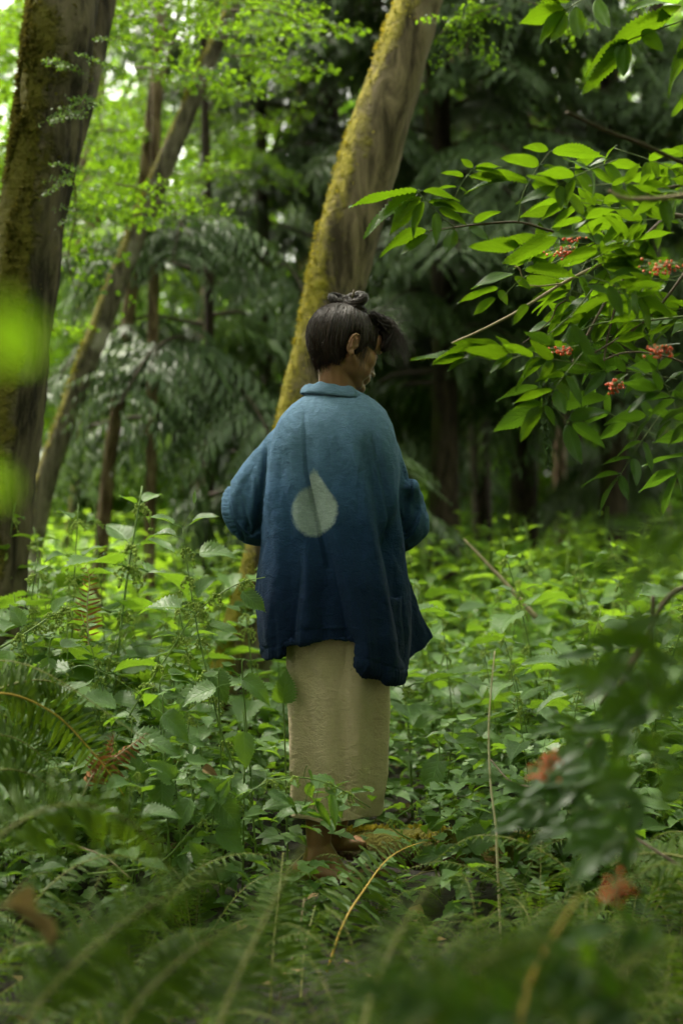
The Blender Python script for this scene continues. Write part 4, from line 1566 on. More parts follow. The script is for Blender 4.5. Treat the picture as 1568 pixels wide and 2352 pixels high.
for (xb, yb, xt, yt, w, Y, mt, lab) in THIN:
    bz = 512 + ZC / Y * F
    k = (xt - xb) / (yt - yb)
    x0 = xb + k * (bz - yb)
    topy = -520
    xm = xb + k * (0 - yb)
    xe = xb + k * (topy - yb)
    rad_ = w / 2 / F * Y
    pts = [P(x0, bz + 3, Y), P((x0 + xb) / 2 + 1, (bz + yb) / 2, Y), P(xb, yb, Y), P((xb + xt) / 2 + R.uniform(-3, 3), (yb + yt) / 2, Y), P(xt, yt, Y), P(xe, min(yt, 0) + topy, Y)]
    t = tree_empty('thin_tree', P(x0, bz + 3, Y), lab)
    mob('trunk', trunk_mesh('trunk', pts, [rad_ * 1.35, rad_ * 1.12, rad_, rad_ * .96, rad_ * .9, rad_ * .55], M_[mt], 14, 60, .12, xb), t, Matrix.Identity(4))
    # a crown of its own above the frame and a few low twigs
    for i in range(6):
        z = R.uniform(6.5, 10.5)
        c = P(xt, yt, Y)
        bough_at(t, ME_MAPLE_FAR[i % 4], (c.x + R.uniform(-1, 1), Y + R.uniform(-1, 1), z), (R.uniform(-1, 1), R.uniform(-1, 1), R.uniform(-.3, .1)), R.uniform(.7, 1.1))


# ---- cedars
CEDARS = [  # x px, distance, radius, z range, boughs, label
    (205, 9.5, .12, (1.1, 3.0), 18, 'cedar with drooping grey-green sprays low behind the person\'s left shoulder'),
    (262, 11.5, .2, (1.2, 6.3), 46, 'dark cedar with hanging sprays just left of the yellow-mossed trunk'),
    (330, 12.5, .24, (2.2, 8.0), 44, 'tall cedar behind the top of the yellow-mossed trunk'),
    (440, 10.5, .2, (1.9, 6.5), 46, 'dark cedar with layered sprays right of the yellow-mossed trunk'),
    (520, 12.0, .22, (2.0, 4.6), 34, 'cedar with pale-tipped sprays above the elder shrub\'s branch'),
    (610, 11.0, .2, (2.0, 6.5), 44, 'cedar with dense boughs behind the top of the elder shrub'),
    (700, 12.5, .24, (.9, 7.0), 46, 'dark cedar at the right edge behind the shrub'),
    (400, 16.0, .25, (1.5, 5.5), 30, 'dark cedar seen behind the person\'s head'),
    (570, 17.0, .25, (1.5, 5.5), 30, 'shadowed cedar deep in the wood behind the red berries'),
]
for (x, Y, r0, (z0, z1), nb, lab) in CEDARS:
    nb = int(nb * (.8 if 300 < x < 460 else .62))
    bx = P(x, 512, Y).x
    t = tree_empty('cedar_tree', (bx, Y, 0), lab)
    pts = [(bx, Y, -.05), (bx + .03, Y, 2), (bx - .02, Y, 5), (bx, Y, 10)]
    r0 *= .45 if x < 300 else .8
    mob('trunk', trunk_mesh('trunk', pts, [r0 * .8, r0 * .6, r0 * .5, r0 * .35], M_['bark_dark'], 16, 50, .1, x), t, Matrix.Identity(4))
    for i in range(nb):
        z = z0 + (z1 - z0) * (i + R.random()) / nb
        a = R.uniform(0, 2 * PI)
        if math.sin(a) > .5 and R.random() < .6:
            a = -a
        d = Vector((math.cos(a), math.sin(a), R.uniform(-.15, .15)))
        bough_at(t, ME_CEDAR[i % 5], Vector((bx, Y, z)) + d * r0 * .6, d, R.uniform(.65, 1.25), 'hanging_bough')

# ---- leafy trees deep in the wood
def far_crown(seed, zlo, zhi, rad_, n, s):
    r = random.Random(seed)
    g = Geo()
    for i in range(n):
        z = zlo + (zhi - zlo) * r.random() ** 1.5
        k = 1 - .35 * abs((z - zlo) / (zhi - zlo) - .4)
        cl = Vector((r.gauss(0, .45), r.gauss(0, .45), 0)) * rad_ * k
        p = cl + Vector((0, 0, z)) + Vector((noise.noise(Vector((z, cl.x, 1)) * .9), noise.noise(Vector((z, cl.y, 7)) * .9), 0)) * rad_ * .9
        g.add(NETTLE_LO[i % 3], frame_mat(p, (r.uniform(-1, 1), r.uniform(-1, 1), r.uniform(-.5, .3)), (r.gauss(0, .5), r.gauss(0, .5), 1), r.uniform(.7, 1.4) * s), r.random())
    return g


FC = [far_crown(1, 0.2, 11, 1.6, 4200, .20), far_crown(2, 1.0, 12, 1.9, 3800, .20), far_crown(3, 0.1, 8, 1.5, 4000, .17)]
FC_ME = [[g.mesh('crown', m) for g in FC] for m in (M_['maple_far'], M_['maple'], M_['cedar'])]
rf = random.Random(99)
fl = [('maple_far', 'mid green leafy tree deep in the wood behind the nettles'), ('maple', 'bright green leafy tree far back where light falls into the wood'), ('cedar', 'dark evergreen deep in the wood')]
for i in range(40):
    Y = 17 + 24 * (i / 39) + rf.uniform(-1, 1)
    hw = 341 / F * Y + 1.5
    x = -hw + 2 * hw * ((i * 0.618) % 1.0)
    k = 0
    pxx = x / Y * F + 341
    u = rf.random()
    if u < .38:
        k = 1
    elif u < .52 and 180 < pxx:
        k = 2
    if pxx < 200 and u < .6:
        k = 1
    t = tree_empty('far_tree', (x, Y, 0), fl[k][1], 'tree', ('mid green trees deep in the wood', 'bright green trees far back in the wood', 'dark evergreens deep in the wood')[k])
    rr = rf.uniform(.10, .2)
    pts = [(x, Y, -.05), (x + rf.uniform(-.2, .2), Y, 4), (x + rf.uniform(-.6, .6), Y, 12)]
    mob('trunk', trunk_mesh('trunk', pts, [rr * 1.2, rr, rr * .6], M_[rf.choice(['bark_brown', 'bark_dark', 'bark_brown'])], 10, 24, .1, i), t, Matrix.Identity(4))
    o = mob('crown', FC_ME[k][rf.randint(0, 2)], t, Matrix.Translation((x, Y, 0)) @ Matrix.Rotation(rf.uniform(0, 6.3), 4, 'Z') @ Matrix.Diagonal((1.1, 1.1, rf.uniform(.5, .85) if pxx > 130 else 1.0, 1)))

# ---- unseen tree behind the viewpoint, its crown added to shade the foreground
t = tree_empty('unseen_shade_tree', (1.9, -1.6, 0), 'unseen leafy tree behind the viewpoint, its crown added to shade the foreground ferns')
mob('trunk', trunk_mesh('trunk', [(1.9, -1.6, -.05), (1.8, -1.5, 2), (1.5, -1.3, 5), (1.4, -1.2, 8)], [.2, .16, .13, .08], M_['bark_brown'], 18, 60, .12, 7), t, Matrix.Identity(4))
rc = random.Random(41)
for i in range(112):
    p = Vector((rc.uniform(-2.8, 3.6), rc.uniform(-3.6, 1.3), rc.uniform(2.6, 4.8)) if i < 95 else (rc.uniform(-1.7, 1.6), rc.uniform(1.2, 2.2), rc.uniform(2.5, 3.3)))
    bough_at(t, ME_MAPLE_FAR[i % 4], p, (rc.uniform(-1, 1), rc.uniform(-1, 1), rc.uniform(-.3, .1)), rc.uniform(.7, 1.1))

# ---- the wood beside and behind the viewpoint: unseen trees added to cut flat skylight
rw = random.Random(5)
for i in range(34):
    a = rad(-38 - 284 * (i + .5) / 34)              # all round except the view
    d = rw.uniform(7.5, 14)
    x, y = d * math.sin(a) * -1, d * math.cos(a) + 1.5
    if abs(x) < y * .30 + .8 and y > 0:
        continue
    if x < -2 and -7 < y < 3 and i % 2:             # trees left out here to let daylight in from the left
        continue
    t = tree_empty('unseen_wood_tree', (x, y, 0), 'unseen leafy tree of the wood, added outside the picture to cut skylight', 'tree', 'unseen trees of the wood outside the picture')
    mob('trunk', trunk_mesh('trunk', [(x, y, -.05), (x + .1, y, 4), (x, y, 11)], [.2, .15, .08], M_['bark_brown'], 8, 16, .1, i), t, Matrix.Identity(4))
    mob('crown', FC_ME[0][i % 3], t, Matrix.Translation((x, y, 0)) @ Matrix.Rotation(rw.uniform(0, 6.3), 4, 'Z') @ Matrix.Diagonal((1.25, 1.25, rw.uniform(.75, 1.0), 1)))


# ================================================================== NETTLES
def catkin_arrays(seed, n=5):
    r = random.Random(seed)
    g = Geo()
    for k in range(n):
        a = r.uniform(0, 6.28)
        p = Vector((0, 0, 0))
        d = Vector((math.cos(a) * .6, math.sin(a) * .6, r.uniform(-.6, .3)))
        pts = [p]
        for j in range(4):
            p = p + d * .009
            d = d + Vector((0, 0, -.35))
            pts.append(p)
        g.add(tube(pts, .0009, 3))
        for q in pts[1:]:
            for m in range(3):
                c = q + rv(.004, r)
                g.add(ellipsoid(c, [.0028] * 3, None, 3), None, r.random())
    return g


ME_CAT = [catkin_arrays(i).mesh('flower_cluster', M_['catkin']) for i in range(3)]
CAT_ARR = [catkin_arrays(i + 5, 3).arrays() for i in range(2)]


def nettle_plan(seed, H_=0.85):
    """Stem path and leaf placements of one upright nettle."""
    r = random.Random(seed)
    lean = Vector((r.gauss(0, .12), r.gauss(0, .12), 0)) * H_
    path = smooth_path([Vector((0, 0, -.02)), Vector((0, 0, H_ * .35)) + lean * .12, Vector((0, 0, H_ * .7)) + lean * .5, Vector((0, 0, H_)) + lean], 16)
    leaves, cats = [], []
    a = r.uniform(0, 3)
    nodes = 8
    for k in range(nodes):
        u = .18 + .80 * k / (nodes - 1)
        p = Vector(path[min(15, int(u * 15))])
        size = (.105 + .055 * math.sin(u * PI)) * (1.0 if u < .8 else .55) * r.uniform(.8, 1.15)
        for s in (0, PI):
            if r.random() < .08:
                continue
            b = a + s + r.gauss(0, .2)
            el = r.uniform(-.25, .35) if u < .85 else r.uniform(.2, .8)
            d = Vector((math.cos(b), math.sin(b), el))
            up = Vector((r.gauss(0, .18), r.gauss(0, .18), 1)) + Vector((math.cos(b), math.sin(b), 0)) * .15
            leaves.append((p, d, up, size))
        if u > .45:
            cats.append(p)
        a += PI / 2 + r.gauss(0, .15)
    return path, leaves, cats


def make_nettle(seed, H_, label, group=None, loc=(0, 0, 0)):
    path, leaves, cats = nettle_plan(seed, H_)
    t = empty('nettle', (0, 0, 0))
    tag(t, label, 'nettle', group)
    g = Geo()
    g.add(tube(path, np.linspace(.0034, .0014, 16), 6))
    mob('stem', g.mesh('stem', M_['nettle_stem']), t)
    for i, (p, d, up, s) in enumerate(leaves):
        mob('leaf', ME_NETTLE[(i + seed) % 6], t, frame_mat(p, d, up, s))
    for i, p in enumerate(cats):
        mob('flower_cluster', ME_CAT[i % 3], t, Matrix.Translation(p))
    return t


def nettle_joined(seed, H_, lvl='mid'):
    path, leaves, cats = nettle_plan(seed, H_)
    g = Geo()
    g.add(tube(path[::3] if lvl == 'mid' else path[::5], .003, 4 if lvl == 'mid' else 3, cap=False), None, .5, 1)
    L = NETTLE_MID if lvl == 'mid' else NETTLE_LO
    r = random.Random(seed)
    for i, (p, d, up, s) in enumerate(leaves):
        k = 1.25 if lvl == 'mid' else 1.4
        g.add(L[i % len(L)], frame_mat(p + Vector(d).normalized() * (0 if lvl == 'mid' else .02), d, up, s * (1 if lvl == 'mid' else 1.25)), r.random(), 0)
    for i, p in enumerate(cats[:3]):
        if lvl == 'mid':
            g.add(CAT_ARR[i % 2], Matrix.Translation(p), .5, 2)
    return g


rn = random.Random(2024)
PROTO = [make_nettle(100 + i, (.62, .75, .85, .95, .7, .8)[i], 'x') for i in range(6)]
used = [False] * 6


def place_nettle(x, y, s=1.0, label='', group=None, k=None, rz=None, tilt=(0, 0)):
    k = rn.randint(0, 5) if k is None else k
    if not used[k]:
        o = PROTO[k]
        used[k] = True
    else:
        o = copy_tree(PROTO[k])
    o.location = (x, y, -.01)
    o.scale = (s, s, s)
    o.rotation_euler = (tilt[0], tilt[1], rn.uniform(0, 6.28) if rz is None else rz)
    tag(o, label, 'nettle', group)
    if not group and 'group' in o:
        del o['group']
    return o


# individual nettles round the person; each zone is one group of look-alikes
def blocked(x, y):
    if abs(x - .09) < .30 and abs(y - YP) < .34:
        return True
    if abs(x - .09) < .30 and 3.2 < y < YP:      # nothing tall in front of the skirt
        return True
    return False


ZONES = [  # x range, y range, number, scale range, label, group
    ((-1.35, -.38), (3.75, 4.7), 26, (.66, .94), 'nettle with toothed leaves in the clump beside the skirt\'s left', 'nettles in the clump left of the skirt'),
    ((-1.3, -.42), (3.2, 3.8), 15, (.42, .64), 'short broad-leaved nettle in the low clump before the brown dead fern', 'low nettles left in front of the person'),
    ((-2.0, -.1), (4.7, 6.3), 34, (.95, 1.22), 'tall nettle in the stand before the leaning mossy trunks', 'tall nettles before the mossy trunks'),
    ((.48, 1.4), (3.9, 4.9), 25, (.66, .92), 'nettle in the clump between the skirt and the pale dry stalk', 'nettles right of the skirt'),
    ((.5, 1.2), (3.35, 3.9), 10, (.45, .62), 'low nettle growing by the mossy log', 'low nettles by the mossy log'),
    ((.2, 2.1), (4.9, 6.4), 34, (.92, 1.15), 'tall nettle in the sunny stand right of the jacket', 'tall nettles right of the jacket'),
]
for (xr, yr, n, sr, lab, grp) in ZONES:
    c = 0
    while c < n:
        x, y = rn.uniform(*xr), rn.uniform(*yr)
        if blocked(x, y):
            continue
        c += 1
        place_nettle(x, y, rn.uniform(*sr), lab, grp)
# tall single plants that stand out above the rest (px, top py, Y)
SOLO = [(108, 482, 4.5, 'tallest nettle at the left, its thin tip against the slender brown trunk'),
        (68, 500, 4.7, 'tall nettle crossing the foot of the leaning mossy trunk'),
        (548, 540, 4.7, 'tall pale-topped nettle rising alone right of the sleeve'),
        (604, 560, 4.9, 'nettle with a small bright top, second tall one from the right edge'),
        (640, 520, 4.2, 'tall nettle near the right edge beneath the shrub'),
        (205, 590, 4.3, 'nettle just left of the jacket hem'),
        (412, 552, 4.8, 'nettle with green flower heads beside the jacket\'s right cuff'),
        (15, 555, 4.4, 'nettle standing before the foot of the thick mossy trunk')]
for i, (px, py, Y, lab) in enumerate(SOLO):
    top = P(px, py, Y)
    h0 = (.62, .75, .85, .95, .7, .8)[i % 6]
    place_nettle(top.x, Y, top.z / h0, lab, None, k=i % 6)

# mid-distance nettles as plants of one mesh each, far ones as one bed
MATS3 = [M_['nettle_far'], M_['nettle_stem'], M_['catkin']]
MID = [nettle_joined(300 + i, .85 + .05 * (i % 3), 'mid').mesh('nettle', MATS3) for i in range(6)]
for i in range(120):
    y = 6.2 + 3.6 * (i / 120) + rn.uniform(0, .3)
    hw = 341 / F * y + .3
    x = rn.uniform(-hw, hw)
    if (x - P(214, 512, 6).x) ** 2 + (y - 6) ** 2 < .06:
        x += .5
    o = mob('nettle', MID[i % 6])
    o.location = (x, y, -.02)
    o.rotation_euler = (0, 0, rn.uniform(0, 6.28))
    s = rn.uniform(.85, 1.15)
    o.scale = (s, s, s)
    L_ = x < 0.2
    tag(o, 'blurred nettle in the far bed before the thin trunks' if L_ else 'blurred nettle in the far bed before the dark cedars', 'nettle', 'far nettles before the thin trunks' if L_ else 'far nettles before the dark cedars')
lo = [nettle_joined(400 + i, .9, 'lo').arrays() for i in range(5)]
g = Geo()
for i in range(950):
    y = 9.5 + 13 * rn.random() ** 1.2
    hw = 341 / F * y + .5
    x = rn.uniform(-hw, hw)
    g.add(lo[i % 5], Matrix.Translation((x, y, 0)) @ Matrix.Rotation(rn.uniform(0, 6.28), 4, 'Z') @ Matrix.Scale(rn.uniform(.8, 1.2), 4), rn.random())
o = mob('nettle_bed', g.mesh('nettle_bed', [M_['nettle_far']]))
tag(o, 'far bed of nettles covering the floor of the wood', 'nettle bed', None, 'stuff')
# low ground cover that fills between the plants
g = Geo()
for i in range(14000):
    y = rn.uniform(3.45, 9.5)
    hw = 341 / F * y + .3
    x = rn.uniform(-hw, hw)
    if abs(x - .08) < .22 and 3.75 < y < 4.35:
        continue
    z = rn.uniform(.02, .34 if y > 3.6 else .16)
    g.add(NETTLE_MID[i % 4], frame_mat((x, y, z), (rn.uniform(-1, 1), rn.uniform(-1, 1), rn.uniform(-.2, .3)), (rn.gauss(0, .3), rn.gauss(0, .3), 1), rn.uniform(.04, .085)), rn.random())
o = mob('ground_cover', g.mesh('ground_cover', [M_['nettle']]))
tag(o, 'low green leaves covering the ground between the nettles', 'ground cover', None, 'stuff')


# ---- leaning flowering nettles traced one by one
def sprawling_nettle(path_q, Y0, Y1, label, leaves, cats=6, r0=.0034, r1=.0013):
    n = len(path_q)
    pts = [Q(x, y, Y0 + (Y1 - Y0) * i / (n - 1)) for i, (x, y) in enumerate(path_q)]
    t = empty('nettle', pts[0])
    tag(t, label, 'nettle')
    sp = smooth_path(pts, 30)
    g = Geo()
    g.add(tube(sp, np.linspace(r0, r1, 30), 7))
    mob('stem', g.mesh('stem', M_['nettle_stem']), t, Matrix.Identity(4))
    for i in range(cats):
        k = int(8 + 21 * i / max(1, cats))
        mob('flower_cluster', ME_CAT[i % 3], t, Matrix.Translation(sp[k]) @ Matrix.Scale(.85 if Y0 < 3.5 else 1.2, 4))
    for i, (bx, by, tx, ty, nz) in enumerate(leaves):   # base and tip in traced px, normal towards viewer 0..1
        # attach: Y of the nearest stem sample
        d2 = [(((q[0] / q[1] * F + 341) / K - bx) ** 2 + ((512 - (q[2] - ZC) / q[1] * F) / K - by) ** 2, j) for j, q in enumerate(sp)]
        dist, j = min(d2)
        Yb = sp[j][1] - .01
        b = Q(bx, by, Yb)
        e = Q(tx, ty, Yb - .03 * (i % 3) + .02)
        s = (e - b).length / 1.1
        up = Vector((rn.gauss(0, .12), -nz, 1.0 - .55 * nz))
        mob('leaf', ME_NETTLE[i % 6], t, frame_mat(b, e - b, up, s, .36 if nz > .88 else 1.0))
        if dist > 200:
            a = Vector(sp[j])
            pg = Geo()
            pg.add(tube(smooth_path([a, (a + b) / 2 + Vector((0, 0, .008)), b], 6), .0011, 5))
            mob('petiole', pg.mesh('petiole', M_['nettle_stem']), t, Matrix.Identity(4))
    return t


sprawling_nettle([(200, 2010), (357, 1990), (450, 1900), (541, 1846), (610, 1800), (680, 1787), (750, 1800), (800, 1826), (850, 1857)], 3.45, 3.62,
                 'leaning nettle whose thin stem crosses the lower skirt with small flower clusters',
                 [(700, 1790, 716, 1830, .8), (706, 1760, 718, 1792, .9), (795, 1822, 838, 1815, .9), (600, 1812, 500, 1835, .3), (600, 1812, 655, 1840, .35), (755, 1800, 772, 1895, .9), (712, 1820, 760, 1900, .95), (652, 1815, 682, 1870, .95),
                  (700, 1850, 612, 1838, .4), (720, 1868, 625, 1862, .35), (450, 1900, 520, 1800, .9), (541, 1846, 470, 1800, .7), (470, 1885, 560, 1960, .6)], 6)
sprawling_nettle([(120, 2120), (180, 1850), (265, 1700), (330, 1590), (390, 1500), (450, 1410), (540, 1345), (620, 1325)], 3.75, 3.95,
                 'long yellow-green nettle stem leaning up to the right with knots of flowers',
                 [(330, 1590, 420, 1600, .4), (200, 1530, 60, 1560, .3), (300, 1640, 180, 1590, .35), (450, 1410, 330, 1375, .25), (540, 1345, 600, 1400, .6)], 8)
sprawling_nettle([(0, 1490), (60, 1455), (130, 1410), (190, 1390)], 3.7, 3.8, 'thin nettle stem entering from the left edge with small flowers',
                 [(60, 1455, 30, 1395, .5), (110, 1420, 150, 1370, .5), (30, 1480, 0, 1540, .6)], 4)
sprawling_nettle([(640, 2050), (600, 1900), (520, 1720), (478, 1560), (452, 1440), (430, 1300), (420, 1215)], 3.85, 3.95,
                 'upright dark-stemmed nettle with a cordate leaf at its top, left of the jacket',
                 [(446, 1170, 448, 1128, .9), (430, 1275, 530, 1262, .5), (440, 1380, 478, 1330, .6), (425, 1240, 340, 1215, .2), (450, 1430, 540, 1450, .3), (470, 1520, 520, 1600, .7), (478, 1560, 400, 1620, .5), (420, 1215, 350, 1180, .2), (425, 1215, 480, 1175, .3)], 8)
sprawling_nettle([(1010, 2060), (985, 1960), (900, 1900), (960, 1850), (1040, 1830), (1110, 1850)], 3.85, 3.9, 'trailing nettle shoot beside the mossy log right of the feet',
                 [(1010, 1930, 985, 1860, .8), (1040, 1960, 955, 1975, .7), (1030, 1960, 1115, 1905, .7), (1110, 1850, 1080, 1920, .8), (1070, 1880, 1180, 1880, .4), (1000, 1960, 1060, 2040, .5)], 4)

# big nettle leaves in focus in the lower left, each on its own short shoot
BIG = [  # base, tip, Y, facing
    ((560, 1680), (561, 1765), 3.55, .85, 'shoot with a broad toothed leaf hanging straight down beside the skirt'),
    ((372, 1640), (438, 1690), 3.6, .6, 'shoot with a pale toothed leaf just below the brown fern'),
    ((300, 1700), (410, 1712), 3.55, .35, 'shoot with a grey-green leaf held flat beside the brown dead fern'),
    ((330, 1800), (300, 1735), 3.5, .9, 'shoot with a bright backlit leaf pointing up beside the dead fern'),
    ((400, 1800), (350, 1740), 3.5, .5, 'shoot with a narrow bright green leaf seen edge on'),
    ((372, 1785), (372, 1880), 3.5, .8, 'shoot with the broadest toothed leaf in the lower clump'),
    ((110, 1510), (112, 1575), 3.7, .8, 'shoot with a rounded pale leaf at the left edge of the clump'),
    ((495, 1835), (560, 1905), 3.5, .7, 'shoot with a leaf bent down under the crossing stem'),
    ((440, 1835), (400, 1900), 3.45, .5, 'shoot with a mid green leaf pressed under its neighbours'),
    ((555, 1560), (630, 1600), 3.8, .5, 'shoot with a bright tapered leaf against the skirt\'s left edge'),
    ((500, 1580), (410, 1610), 3.75, .4, 'shoot with a large pale leaf spread flat in the clump'),
    ((650, 1620), (655, 1545), 3.95, .9, 'shoot with a dark leaf standing up against the skirt'),
    ((480, 1990), (440, 1935), 3.4, .7, 'shoot with a grey-green leaf low by the ferns'),
    ((365, 1600), (372, 1660), 3.8, .9, 'shoot with a dark hanging leaf in the middle of the clump'),
    ((1010, 1745), (970, 1830), 3.9, .6, 'shoot with a pale leaf drooping right of the skirt'),
    ((1080, 1960), (1150, 1890), 3.8, .5, 'shoot with a broad dark leaf over the mossy log'),
    ((1040, 1700), (1105, 1735), 4.2, .5, 'shoot with a pale leaf behind the dry stalk'),
    ((1200, 1890), (1140, 1850), 3.8, .4, 'shoot with a leaf tucked between stalk and elder'),
]
for i, (b, e, Y, nz, lab) in enumerate(BIG):
    B_, E_ = Q(*b, Y), Q(*e, Y - .02)
    base = Vector((B_.x + rn.uniform(-.06, .06), Y + .06, 0))
    t = empty('nettle', base)
    tag(t, lab, 'nettle')
    sp = smooth_path([base, base.lerp(B_, .5) + Vector((0, .03, .02)), B_ + Vector((0, .02, .01)), B_ + Vector((rn.uniform(-.01, .01), .02, .05))], 14)
    g = Geo()
    g.add(tube(sp, np.linspace(.003, .0015, 14), 6))
    mob('stem', g.mesh('stem', M_['nettle_stem']), t, Matrix.Identity(4))
    d = E_ - B_
    up = Vector((rn.gauss(0, .1), -nz, 1.05 - nz))
    mob('leaf', ME_NETTLE[i % 6], t, frame_mat(B_ - d * .28, d, up, d.length * 1.05))
    for j in range(5 if b[0] < 540 or b[0] > 900 else 0):
        a = rn.uniform(0, 6.28)
        p = Vector(sp[13 - j * 2])
        mob('leaf', ME_NETTLE[(i + j) % 6], t, frame_mat(p, (math.cos(a), .3 + .5 * abs(math.sin(a)), rn.uniform(-.2, .2)), (rn.gauss(0, .2), -.3, 1), rn.uniform(.05, .1)))


# ================================================================== FERNS
def frond_prof(u):
    return (min(1, (u + .02) / .14)) ** .6 * (1 - max(0, (u - .30) / .72)) ** .75


def frond_items(path, width, n, up, r, droop=.25, hi=True):
    """Placements of pinnae along a frond path."""
    T, N_, B_ = frames_along(path)
    m = len(path)
    L = np.concatenate([[0], np.cumsum(np.linalg.norm(np.diff(path, axis=0), axis=1))])
    out = []
    for k in range(n):
        u = .12 + .86 * k / (n - 1)
        s = u * L[-1]
        j = min(m - 2, int(np.searchsorted(L, s)) - 1)
        j = max(0, j)
        f = (s - L[j]) / (L[j + 1] - L[j] + 1e-9)
        p = Vector(path[j] * (1 - f) + path[j + 1] * f)
        t = Vector(T[j])
        side = t.cross(Vector(up)).normalized()
        nrm = side.cross(t).normalized()
        for sg in (-1, 1):
            ln = width * frond_prof((u - .12) / .86) * r.uniform(.88, 1.1) + .006
            d = side * sg + t * (.14 + .38 * u + r.gauss(0, .06)) + nrm * (r.gauss(.0, .1) - droop * .2)
            out.append((p + t * (.003 * sg), d, nrm + rv(.16, r), ln))
    return out


def frond_geo(seed, L=.9, width=.085, n=36, lvl='lo', arch=.55, dead=False):
    r = random.Random(seed)
    path = smooth_path([Vector((0, 0, 0)), Vector((0, L * .3, L * arch * .75)), Vector((r.uniform(-.03, .03), L * .68, L * arch * .85)), Vector((r.uniform(-.08, .08), L * .98, L * arch * .35))], 26)
    g = Geo()
    g.add(tube(path, np.linspace(.0032, .0008, 26), 4), None, .5, 1)
    for i, (p, d, up, ln) in enumerate(frond_items(path, width, n, (0, 0, 1), r)):
        g.add(PINNA_LO[i % 3] if lvl == 'lo' else PINNA_HI[i % 4], frame_mat(p, d, up, ln, 1.15), r.random(), 0)
    return g


ME_FROND = [frond_geo(500 + i, .85 + .1 * (i % 3), .088, 36, 'lo', .4 + .12 * (i % 4)).mesh('frond', [M_['fern'], M_['fern_rachis']]) for i in range(6)]
rfn = random.Random(55)


def make_fern(x, y, n, s, label, group=None, arc=(0, 2 * PI), z=0.0):
    t = empty('fern', (x, y, z))
    tag(t, label, 'fern', group)
    for i in range(n):
        a = arc[0] + (arc[1] - arc[0]) * (i + rfn.uniform(.2, .8)) / n
        mob('frond', ME_FROND[rfn.randint(0, 5)], t, Matrix.Translation((x, y, z)) @ Matrix.Rotation(a, 4, 'Z') @ Matrix.Rotation(rfn.uniform(-.25, .35), 4, 'X') @ Matrix.Scale(s * rfn.uniform(.75, 1.1), 4))
    return t


# filler ferns low in the foreground
FERNS = [(-.75, 2.75, 9, .62, 'fern low in front of the nettle clump at the left'), (-.35, 2.45, 9, .50, 'fern in the foreground left of centre'),
         (.05, 2.65, 9, .40, 'fern at the foot of the picture in front of the feet'), (.42, 2.5, 9, .46, 'foreground fern right of centre with dark fronds'),
         (.80, 2.85, 9, .6, 'fern beneath the blurred elder leaves'), (-.62, 2.0, 9, .52, 'blurred fern close to the lower left corner'),
         (-.15, 1.95, 8, .42, 'blurred low fern near the bottom edge left of centre'), (.25, 1.95, 8, .42, 'blurred low fern near the bottom edge right of centre'), (.62, 2.0, 8, .45, 'dark blurred fern close to the lower right corner'),
         (-1.15, 3.3, 11, .85, 'large sword fern at the left edge beside the nettle clump'), (.95, 3.45, 9, .5, 'small fern half hidden in the shade at the right edge'),
         (-.34, 3.3, 9, .36, 'small fern among the nettles before the feet'), (.46, 3.3, 10, .40, 'small fern in front of the mossy log'), (.75, 3.6, 9, .42, 'small fern growing over the mossy log'), (.08, 3.5, 8, .26, 'tiny fern close in front of the bare feet'),
         (1.25, 2.9, 9, .6, 'shaded fern at the right edge under the elder'),
         (-.45, 3.05, 10, .42, 'fern between the blurred frond and the nettle clump'), (.20, 2.9, 10, .34, 'fern just below the golden-stalked frond'), (.62, 3.1, 10, .5, 'fern in the shade below the mossy log'),
         (-.95, 2.35, 9, .5, 'fern near the curled dry leaf at the left'), (.02, 2.3, 9, .42, 'blurred fern below the middle of the picture'), (.9, 2.4, 9, .5, 'blurred dark fern beneath the lower red berries'),
         (.66, 2.65, 10, .46, 'fern beneath the nearer red berry cluster'), (-.1, 2.2, 9, .4, 'blurred fern at the bottom between two pale fronds'), (.45, 2.2, 9, .42, 'blurred fern at the bottom beside the yellowish stalk'), (-.5, 2.65, 10, .44, 'fern between the dry leaf and the upright pale frond'), (1.05, 2.7, 10, .5, 'shaded fern in the lower right beneath dark leaves'), (.3, 1.75, 8, .34, 'closest fern at the bottom edge right of centre'), (-.4, 1.75, 8, .36, 'closest fern at the bottom edge left of centre')]
for x, y, n, s, lab in FERNS:
    make_fern(x, y, n, s, lab)
for i in range(22):                                  # ferns that knit the foreground together
    y = rfn.uniform(2.1, 3.2)
    x = rfn.uniform(-.24, .26) * y
    make_fern(x, y, 8, rfn.uniform(.26, .36), 'small fern filling a gap between the larger foreground ferns', 'small ferns between the larger foreground ferns')


def traced_fern(label, fronds, base, cat='fern'):
    """Fern whose fronds follow traced paths; pinnae are objects under each frond when hi is set."""
    t = empty('fern', base)
    tag(t, label, cat)
    for (pts, width, n, up, hi, mr, mp) in fronds:
        path = smooth_path([Q(x, y, Y) for x, y, Y in pts], 30)
        g = Geo()
        g.add(tube(path, np.linspace(.0030, .0009, 30), 6), None, .5, 0)
        items = frond_items(path, width, n, up, rfn, .3)
        if hi:
            fo = mob('frond', g.mesh('stalk', M_[mr]), t, Matrix.Identity(4))
            mes = ME_PINNA if mp == 'fern' else ME_PIN_DEAD
            for i, (p, d, u_, ln) in enumerate(items):
                mob('pinna', mes[i % 4], fo, frame_mat(p, d, u_, ln, 1.2))
        else:
            for i, (p, d, u_, ln) in enumerate(items):
                g.add(PINNA_HI[i % 4], frame_mat(p, d, u_, ln, 1.2), rfn.random(), 1)
            mob('frond', g.mesh('frond', [M_[mr], M_[mp]]), t, Matrix.Identity(4))
    return t


